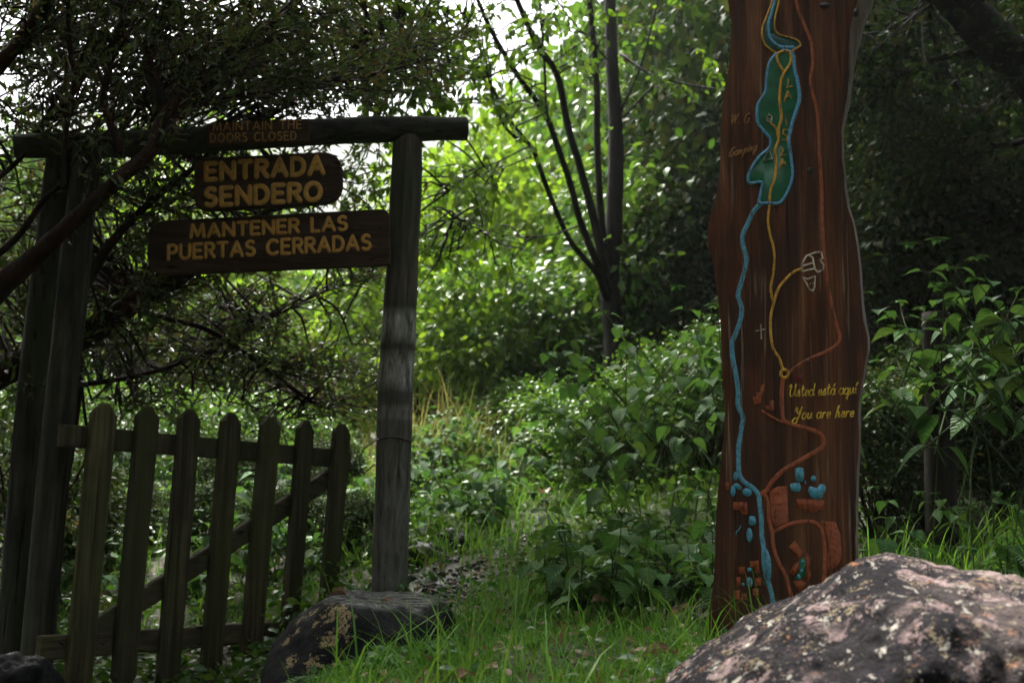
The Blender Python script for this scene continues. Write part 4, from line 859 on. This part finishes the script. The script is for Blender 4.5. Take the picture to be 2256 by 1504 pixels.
def clear(p):   # nothing hangs in front of the signs
    x, y = proj(p); D = p[1]
    return not ((D < 4.95) and (((425 < x < 790) & (325 < y < 610)) or ((340 < x < 900) & (465 < y < 600)) or ((440 < x < 700) & (235 < y < 335))))
tw_all = [t for t in tw_all if all(clear(p) for p in t)]
limb_pts = np.concatenate([np.array(limb_px(l)[0]) for l in lim])
for tw in tw_all: tube(tm, tw, list(np.linspace(.0045, .0012, len(tw))), 4, cap=False)
for tw in free:
    if not any(tw is t for t in tw_all): continue
    j = np.argmin(np.linalg.norm(limb_pts-tw[0], axis=1)); a = limb_pts[j]; mid = (a+tw[0])*.5+(rt.normal(size=3)*.08+np.array([0, 0, .06]))*np.linalg.norm(a-tw[0])
    c_ = smooth_line([a, mid, tw[0]], 4)
    if all(clear(p) for p in c_): tube(tm, c_, list(np.linspace(.008, .0045, len(c_))), 5, cap=False)
tm.build('trunk', MT['bark_red'], gt)
pos, ax, no, sz = leaves_on(tw_all, 26, (.034, .066), rt, .022, .1)
k = np.array([clear(p) for p in pos]); pos, ax, no, sz = pos[k], ax[k], no[k], sz[k]
hi = unseen_canopy(84000, (-6.5, -.1), (-1.5, 9.0), (3.2, 5.6), (.10, .16), rt, lambda x, y: (x > -.85) & (y > .8) & (y < 4.5))  # out-of-view leaves added to shade the gate side, gap lets light down
pos, ax, no, sz = cat((pos, ax, no, sz), hi)
link('crown', leaves_mesh('crown', T_SMALL, pos, ax, no, sz), MT['leaf_small'], gt)

# --- several-stemmed tree in the middle
def D_(l, d0=8.4, d1=7.6): n = len(l); return [(a, b, d0+(d1-d0)*i/(n-1), w*.88) for i, (a, b, w) in enumerate(l)]
ct = empty('slender_tree', tuple(P(1352, 760, 8.5)), 'tree with several slender dark stems fanning out from one base behind the path', 'tree')
stems = [D_([(1366, 1100, 90), (1364, 950, 76), (1358, 800, 66), (1352, 723, 54), (1344, 640, 52), (1346, 560, 48), (1352, 505, 46), (1357, 303, 40), (1349, 152, 34), (1344, 0, 30), (1340, -120, 26)], 8.5, 8.5),
 D_([(1332, 560, 22), (1324, 480, 20), (1316, 328, 18), (1314, 177, 17), (1299, 0, 15), (1290, -90, 12)], 8.4, 8.2), D_([(1335, 600, 26), (1311, 495, 22), (1281, 379, 20), (1251, 278, 19), (1228, 167, 18), (1185, 101, 17), (1145, 15, 15), (1120, -60, 12)], 8.4, 7.8),
 D_([(1340, 640, 26), (1321, 591, 22), (1281, 495, 18), (1256, 404, 17), (1225, 313, 16), (1200, 248, 17), (1155, 187, 15), (1109, 116, 13), (1074, 50, 12), (1040, -30, 10)], 8.4, 7.4), D_([(1338, 660, 22), (1314, 601, 17), (1256, 530, 14), (1205, 414, 13), (1170, 323, 12), (1129, 298, 8), (1094, 243, 7), (1069, 131, 5), (1060, 60, 4)], 8.4, 7.4),
 D_([(1168, 320, 9), (1119, 258, 7), (1084, 192, 6), (1064, 121, 4)], 7.8, 7.3), D_([(1203, 250, 8), (1200, 150, 7), (1193, 50, 6), (1188, -40, 5)], 7.9, 7.8), D_([(1165, 323, 5), (1100, 355, 4), (1050, 376, 3), (990, 420, 2)], 7.7, 7.0), D_([(1170, 345, 4), (1110, 370, 3), (1060, 390, 2)], 7.7, 7.2),
 D_([(1362, 258, 8), (1410, 150, 6), (1440, 40, 5), (1460, -40, 4)], 8.5, 8.0), D_([(1368, 120, 9), (1450, 170, 7), (1600, 200, 5), (1720, 210, 4)], 8.5, 7.6), D_([(1372, 260, 6), (1440, 190, 6), (1468, 178, 4)], 8.5, 8.2), D_([(1355, 150, 7), (1300, 90, 5), (1240, 20, 4), (1200, -60, 3)], 8.5, 8.3), D_([(1281, 495, 6), (1200, 520, 4), (1090, 515, 3), (1000, 480, 3)], 8.2, 7.0), D_([(1074, 60, 6), (960, 100, 5), (850, 150, 3)], 7.4, 6.6)]
cm = MB(); ctw = []; rc = np.random.default_rng(5)
for k, s in enumerate(stems):
    pts, r = limb_px(s); tube(cm, pts, r, 9, .12)
    if k not in (0,): ctw += twigs_on(pts, 7 if k < 7 else 5, (.2, .6), (-.2, -.2, .1), .8, rc, .45)
ncf = len(ctw)
# clumps of leaves: (px, py, D, half-size px, twigs)
for (x, y, D, hx_, hy_, n) in ((820, 70, 6.6, 80, 80, 26), (930, 60, 6.8, 100, 80, 34), (880, 190, 6.7, 110, 60, 28), (1030, 150, 7.4, 80, 60, 12), (860, 270, 6.9, 70, 40, 9), (960, 260, 7.2, 60, 60, 8), (1120, 60, 7.8, 110, 60, 14), (1280, 90, 8.4, 60, 70, 9), (1010, 470, 7.2, 90, 40, 12), (940, 420, 7.0, 40, 60, 7), (1060, 560, 7.4, 110, 40, 9), (940, 540, 7.0, 50, 50, 9), (780, 360, 6.8, 40, 30, 5), (1150, 230, 7.6, 60, 50, 6), (850, 20, 6.6, 90, 60, 16), (980, -20, 7.0, 120, 60, 14), (900, 130, 6.6, 110, 60, 14)):
    for k in range(n):
        p = P(rc.uniform(x-hx_, x+hx_), rc.uniform(y-hy_, y+hy_), D+rc.uniform(-.5, .5)); d = nrm(rc.normal(size=3)+np.array([-.4, 0, -.3])); L = rc.uniform(.18, .4)
        ctw.append([p+d*L*t+np.array([0, 0, -.12*L*t*t]) for t in np.linspace(0, 1, 5)])
sp_ = np.concatenate([np.array(limb_px(l)[0]) for l in stems])
for tw in ctw[ncf:]:
    j = np.argmin(np.linalg.norm(sp_-tw[0], axis=1)); c_ = smooth_line([sp_[j], (sp_[j]+tw[0])*.5+(rc.normal(size=3)*.08+np.array([0, 0, .08]))*np.linalg.norm(sp_[j]-tw[0]), tw[0]], 4); tube(cm, c_, list(np.linspace(.008, .005, len(c_))), 5, cap=False)
for tw in ctw: tube(cm, tw, list(np.linspace(.005, .0015, len(tw))), 4, cap=False)
cm.build('trunk', MT['bark_dark'], ct)
pos, ax, no, sz = leaves_on(ctw, 13, (.045, .075), rc, .02, .7, .1)
link('crown', leaves_mesh('crown', T_OVAL, pos, ax, no, sz), MT['leaf_broad'], ct)

# --- bushes: clumped crowns on several stems
def bush_proto(seed, rx, ry, rz_, nclump, per, size, tpl, mat, hang=.3, bare=.25):
    r = np.random.default_rng(seed); st = MB(); pos = []; ax = []; no = []; sz = []
    for k in range(nclump):
        d = nrm(r.normal(size=3)+np.array([0, 0, .3])); q = d*r.uniform(.35, 1)**.6*np.array([rx, ry, rz_]); c = q+np.array([0, 0, rz_*(1+bare)])
        if k % 2 == 0:
            mid = c*np.array([.45, .45, .55])+r.normal(size=3)*.06; tube(st, smooth_line([np.array([r.normal()*.06, r.normal()*.06, 0]), mid, c], 4), [.02*rz_+.004]*1+list(np.linspace(.016*rz_+.004, .004, 8)), 5)
        n = int(per*r.uniform(.5, 1.4)); cr = r.uniform(.12, .26)*(rx+rz_)*.5
        p = c+r.normal(size=(n, 3))*cr*np.array([1, 1, .6]); pos.append(p); ax.append(nrm((p-c)*1.2/cr+r.normal(size=(n, 3))*.8+np.array([0, 0, -hang]))); no.append(nrm(r.normal(size=(n, 3))*.6+np.array([0, 0, 1.0]))); sz.append(r.uniform(*size, n))
    me = leaves_mesh('foliage', tpl, np.concatenate(pos), np.concatenate(ax), np.concatenate(no), np.concatenate(sz)); me.materials.append(mat)
    sm = st.mesh('stems'); sm.materials.append(MT['twig']); return sm, me
BR = [bush_proto(s, .9, .9, .9, 42, 80, (.075, .125), T_OVAL, MT['leaf_bright']) for s in (31, 32)]
BM = [bush_proto(s, .9, .9, .95, 44, 85, (.07, .115), T_OVAL, MT['leaf_mid']) for s in (41, 42)]
BD = [bush_proto(s, .9, .9, 1.0, 60, 150, (.05, .09), T_OVAL, MT['leaf_dark']) for s in (51, 52)]
BS = [bush_proto(s, .9, .9, .8, 50, 220, (.03, .05), T_DIA, MT['leaf_bright']) for s in (61,)]
def bush(pro, px, D, top, label, group=None, name='bush', sx=1.0):
    """stand a bush at pixel column px, distance D, so that its top reaches the pixel row top"""
    p = P(px, top, D); x = p[0]; z0 = gz(x, D)-.05; h = max(.4, p[2]-z0); e = plant(pro, x, D, label, group, name, 'bush', 1.0, None, .04, z0)
    hh = 2.3 if pro in BD else 2.15; s = h/hh; e.scale = (s*sx, s*sx, s); return e
Lb = 'yellow-green bush catching the light beyond the gateway, behind the several-stemmed tree'
for i, (px, D, top, sx) in enumerate(((930, 11.0, 420, .8), (1040, 11.5, 330, .8), (1160, 12, 300, .8), (1260, 11, 380, .7), (1000, 9.6, 560, .8), (1120, 9.8, 540, .8), (1230, 10.2, 560, .8), (1080, 14, 210, .7), (1200, 15, 160, .7), (1300, 13, 250, .6))): bush((BR+BM)[[0, 1, 0, 1, 0, 2, 3, 1, 0, 3][i]], px, D, top, Lb, 'bright bushes behind the slender tree', sx=sx)
Lh = 'leafy green shrub hiding the foot of the several-stemmed tree'
for i, (px, D, top, sx) in enumerate(((1290, 7.6, 850, 1.0), (1400, 7.4, 830, 1.0), (1470, 7.8, 740, .9), (1560, 7.2, 720, .9), (1220, 8.6, 830, 1.0), (1130, 9.0, 840, 1.0))): bush(BM[i % 2], px, D, top, Lh, 'shrubs round the foot of the slender tree', 'shrub', sx)
Lc = 'mid-green bush on the right of the several-stemmed tree, beside the map plank'
for i, (px, D, top, sx) in enumerate(((1440, 9.5, 330, .8), (1540, 9.2, 250, .8), (1480, 11, 60, .6), (1590, 10.5, -40, .6), (1400, 12, 120, .6), (1550, 12.5, -200, .6), (1430, 14, -150, .6), (1640, 9, 350, .7))): bush((BM+BD)[(0, 3, 1, 2, 0, 3, 1, 2)[i]], px, D, top, Lc, 'mid-green bushes beside the plank', sx=sx)
Ld = 'pale small-leaved bush in the open clearing seen under the signs'
for i, (px, D, top, sx) in enumerate(((700, 12.5, 560, 1), (800, 13, 560, 1), (600, 13.5, 480, .9), (480, 13, 360, .8), (360, 14, 260, .7), (860, 12, 600, 1), (740, 10.5, 790, 1), (250, 14, 240, .7), (640, 17, 420, .8), (120, 14, 260, .7), (20, 13, 300, .7), (430, 16, 210, .7), (560, 16, 330, .7))): bush((BS[0], BM[0], BS[0], BR[0])[i % 4], px, D, top, Ld, 'pale bushes in the clearing', sx=sx)
Le = 'green bush behind the picket gate'
for i, (px, D, top) in enumerate(((300, 9.5, 820), (430, 9.0, 860), (560, 9.6, 850), (660, 8.6, 880), (120, 9, 800), (30, 8, 760))): bush(BM[i % 2], px, D, top, Le, 'bushes behind the gate')

Lg = 'low dark-leaved shrub added close behind the pickets to deepen the shade'  # dark foliage added to make the ground behind the gate shadier
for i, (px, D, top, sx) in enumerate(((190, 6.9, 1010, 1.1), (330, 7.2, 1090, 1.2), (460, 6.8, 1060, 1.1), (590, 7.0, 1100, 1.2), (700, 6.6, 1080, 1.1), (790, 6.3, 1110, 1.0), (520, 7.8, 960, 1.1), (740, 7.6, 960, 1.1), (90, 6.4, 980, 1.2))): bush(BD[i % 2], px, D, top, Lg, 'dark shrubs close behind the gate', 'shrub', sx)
# --- dark woodland on the right, behind the plank
dt = empty('leaning_tree', tuple(P(2500, 900, 6.2)), 'dark leaning tree with a thick trunk slanting across the top right corner', 'tree')
dm = MB(); rd = np.random.default_rng(8); dtw = []
dl = [[(2560, 1100, 6.2, 150), (2420, 420, 6.0, 120), (2290, 190, 5.8, 105), (2180, 80, 5.7, 98), (2090, -20, 5.6, 92), (1960, -160, 5.5, 80), (1700, -420, 5.2, 60)], [(2200, 110, 5.7, 22), (2060, 130, 5.8, 14), (1960, 170, 5.9, 10), (1880, 190, 6.0, 7)], [(2260, 180, 5.8, 26), (2160, 240, 6.0, 16), (2040, 230, 6.2, 11), (1920, 290, 6.4, 7)], [(2130, 30, 5.6, 18), (2050, -10, 5.7, 12), (1990, 60, 5.9, 9), (1900, 120, 6.0, 6)], [(2300, 300, 5.8, 22), (2200, 320, 6.0, 13), (2080, 300, 6.2, 9), (1940, 310, 6.4, 6)], [(2050, -60, 5.6, 16), (2050, 60, 5.8, 10), (2090, 160, 6.0, 8), (2160, 260, 6.2, 5)]]
for k, l in enumerate(dl):
    pts, r = limb_px(l); tube(dm, pts, r, 10, .15); dtw += twigs_on(pts, 40 if k == 0 else 22, (.3, .8), (-.2, 0, 0), .9, rd, .2)
for tw in dtw: tube(dm, tw, list(np.linspace(.006, .0015, len(tw))), 4, cap=False)
dm.build('trunk', MT['bark_dark'], dt)
p2, a2, n2, s2 = leaves_on(dtw, 40, (.03, .06), rd, .04)
pos, ax, no, sz = cat((p2, a2, n2, s2), unseen_canopy(52000, (-.2, 6.5), (-1.5, 10), (3.0, 5.4), (.09, .14), rd, lambda x, y: ((x < 1.5) & (y > .8) & (y < 3.2)) | ((x < 1.05) & (y > .8) & (y < 4.5)) | ((x < 1.0) & (y > 5.5))))  # crown extended out of view for shade, gaps left over lawn and boulder
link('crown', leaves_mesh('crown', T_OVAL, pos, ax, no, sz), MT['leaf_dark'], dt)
# unseen trees added out of view on the near side to shade the foreground
for nm, lb, x, y, sd_ in (('added_shade_tree', 'unseen broad-crowned tree added out of view to shade the foreground', -2.6, -4.0, 3),):
    rb = np.random.default_rng(sd_); z0 = gz(x, y)-.1; bt = empty(nm, (x, y, z0), lb, 'tree', None); bm_ = MB(); b0 = np.array([x, y, z0])
    tube(bm_, smooth_line([b0, b0+[.1, .1, 1.6], b0+[-.05, .2, 3.2], b0+[.1, .1, 5.5]], 6), [.24]*3+list(np.linspace(.2, .08, 16)), 12, .1)
    for q in range(9):
        a = 6.28*q/9; z = 2.0+.35*q; tube(bm_, smooth_line([b0+[0, .1, z], b0+[.8*math.cos(a), .8*math.sin(a), z+.5], b0+[2.0*math.cos(a), 2.0*math.sin(a), z+.8]], 4), list(np.linspace(.09, .02, 9)), 7)
    bm_.build('trunk', MT['bark_dark'], bt)
    c = rb.normal(size=(520, 3)); c = c/np.linalg.norm(c, axis=1)[:, None]*np.array([2.6, 2.4, 2.4])*(rb.random((520, 1))**.4)+np.array([x, y, 4.0]); c = c[c[:, 2] > 1.2]
    p = (c[:, None]+rb.normal(size=(len(c), 46, 3))*.25).reshape(-1, 3); m_n = len(p)
    link('crown', leaves_mesh('crown', T_OVAL, p, rand_dirs(m_n, -.3), rand_dirs(m_n, 1), rb.uniform(.09, .15, m_n)), MT['leaf_dark'], bt)
    bt['group'] = 'unseen trees added for shade'
    for x2, y2, s2, rz2 in ((2.6, -3.6, 1.0, 1.0), (-5.6, -.6, 1.0, 2.2), (5.6, -.6, 1.05, 3.0), (0, -6.6, 1.2, 4.0), (-7.5, 4.5, 1.1, 5.0)):
        e2 = bt.copy(); COL.objects.link(e2); e2.location = (x2, y2, gz(x2, y2)-.1); e2.rotation_euler[2] = rz2; e2.scale = (s2, s2, s2)
        for ch in list(bt.children): c2 = ch.copy(); COL.objects.link(c2); c2.parent = e2
Lf = 'dark shrub in the deep shade behind the map plank'
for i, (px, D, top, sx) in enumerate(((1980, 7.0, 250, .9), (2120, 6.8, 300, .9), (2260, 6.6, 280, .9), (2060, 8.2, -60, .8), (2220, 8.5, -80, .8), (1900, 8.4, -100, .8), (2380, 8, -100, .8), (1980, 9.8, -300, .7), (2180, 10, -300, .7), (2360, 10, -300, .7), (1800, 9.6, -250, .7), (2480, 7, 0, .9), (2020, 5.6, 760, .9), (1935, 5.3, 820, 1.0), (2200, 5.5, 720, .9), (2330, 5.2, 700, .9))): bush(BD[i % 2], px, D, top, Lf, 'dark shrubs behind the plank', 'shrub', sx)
# fence post in the nettles
pr = MB(); log(pr, [P(2076, 1200, 4.75), P(2068, 900, 4.75), P(2062, 690, 4.75)], [.062, .06, .054], seed=6)
tag(pr.build('fence_post', mat_wood('near_black_post', (.003, .003, .003), (.011, .010, .009), (.024, .022, .019), spec=.06)), 'weathered fence post standing dark among the nettles right of the plank', 'post')  # wood colour set much darker than the gateway posts

# ------------------------------------------------------------------ fern, fallen leaves
def fern(px, py, D, az, L, label):
    base = P(px, py, D); fm = []; st = MB(); d = np.array([math.cos(az), math.sin(az)*.5, .55]); pts = [base+nrm(d)*L*t+np.array([0, 0, -.45*L*t*t]) for t in np.linspace(0, 1, 16)]
    root = empty('fern_frond', tuple(base), label, 'fern', 'fern fronds below the gate'); tube(st, pts, list(np.linspace(.0025, .0008, 16)), 5); st.build('stem', MT['stem'], root)
    pos, ax, no, sz = [], [], [], []
    for i in range(2, 16):
        t = nrm(pts[i]-pts[i-1]); s = nrm(np.cross(t, np.array([0, 0, 1.0])))
        for k in (-1, 1): pos.append(pts[i]); ax.append(s*k+t*.45); no.append(np.array([0, 0, 1.0])); sz.append(L*.30*(math.sin(math.pi*(.12+.86*i/16))**.7))
    link('foliage', leaves_mesh('foliage', tpl_outline([(0, .09), (.3, .1), (.35, .085), (.6, .085), (.65, .065), (.85, .05), (1, .005)], .1, .2), pos, ax, no, sz), MT['fern'], root)
for px, py, D, az, L in ((600, 1550, 3.3, 1.2, .24), (570, 1560, 3.3, 2.6, .22), (640, 1550, 3.25, .5, .2), (600, 1555, 3.2, .1, .2), (490, 1560, 3.4, .9, .24), (500, 1570, 3.35, 2.0, .22)): fern(px, py, D, az, L, 'light green fern frond in front of the gate, left of the wet boulder')
def fallen(px, py, D, L, yaw, label, curl=.3, mat='dead_leaf'):
    p = P(px, py, D) if 'wet boulder' not in label else np.array(on_rock(px, py))+np.array([0, -.01, .008]); t = tpl_outline([(-.25, .012), (-.02, .015), (0, .03), (.2, .22), (.5, .27), (.8, .15), (1, .005)], .5+curl, .1)
    tag(link('fallen_leaf', leaves_mesh('fallen_leaf', t, [p], [np.array([math.cos(yaw), math.sin(yaw), .1])], [np.array([0, -.3, 1.0])], [L]), MT[mat]), label, 'leaf')
fallen(765, 1316, 3.92, .06, 3.0, 'curled pale brown leaf lying on the wet boulder', .9)
fallen(840, 1328, 4.0, .05, -.5, 'small yellowish leaf stuck to the shiny top of the wet boulder', .1)
fallen(1305, 1325, 3.9, .07, .6, 'dry brown leaf caught in the grass left of the plank', .5)
fallen(1420, 1440, 3.1, .09, .2, 'pale crumpled leaf in the grass beside the big boulder', .5)
fallen(1010, 1494, 2.8, .07, 1.0, 'pale dead leaf in the grass at the lower edge', .4)
fallen(1385, 1500, 2.75, .05, 1.6, 'brown dead leaf against the foot of the big boulder', .4)
fallen(1205, 1085, 7.0, .14, 1.8, 'pinkish dead leaf on the path', .3)

# ------------------------------------------------------------------ misty air
hz = MB(); x0, x1, y0, y1, z0, z1 = -440, 440, -140, 540, -25, 240
hz.add([(x, y, z) for z in (z0, z1) for y in (y0, y1) for x in (x0, x1)], [(0, 2, 3, 1), (4, 5, 7, 6), (0, 1, 5, 4), (2, 6, 7, 3), (0, 4, 6, 2), (1, 3, 7, 5)])
hm = M('misty_air'); pv = hm.n('VolumePrincipled'); pv.inputs['Color'].default_value = (.9, .93, .97, 1); pv.inputs['Density'].default_value = .0008; pv.inputs['Anisotropy'].default_value = .3
hm.t.links.new(pv.outputs[0], hm.out.inputs[1])
tag(hz.build('haze', hm.m, smooth=False), 'pale mist filling the valley air', 'haze', kind='stuff')
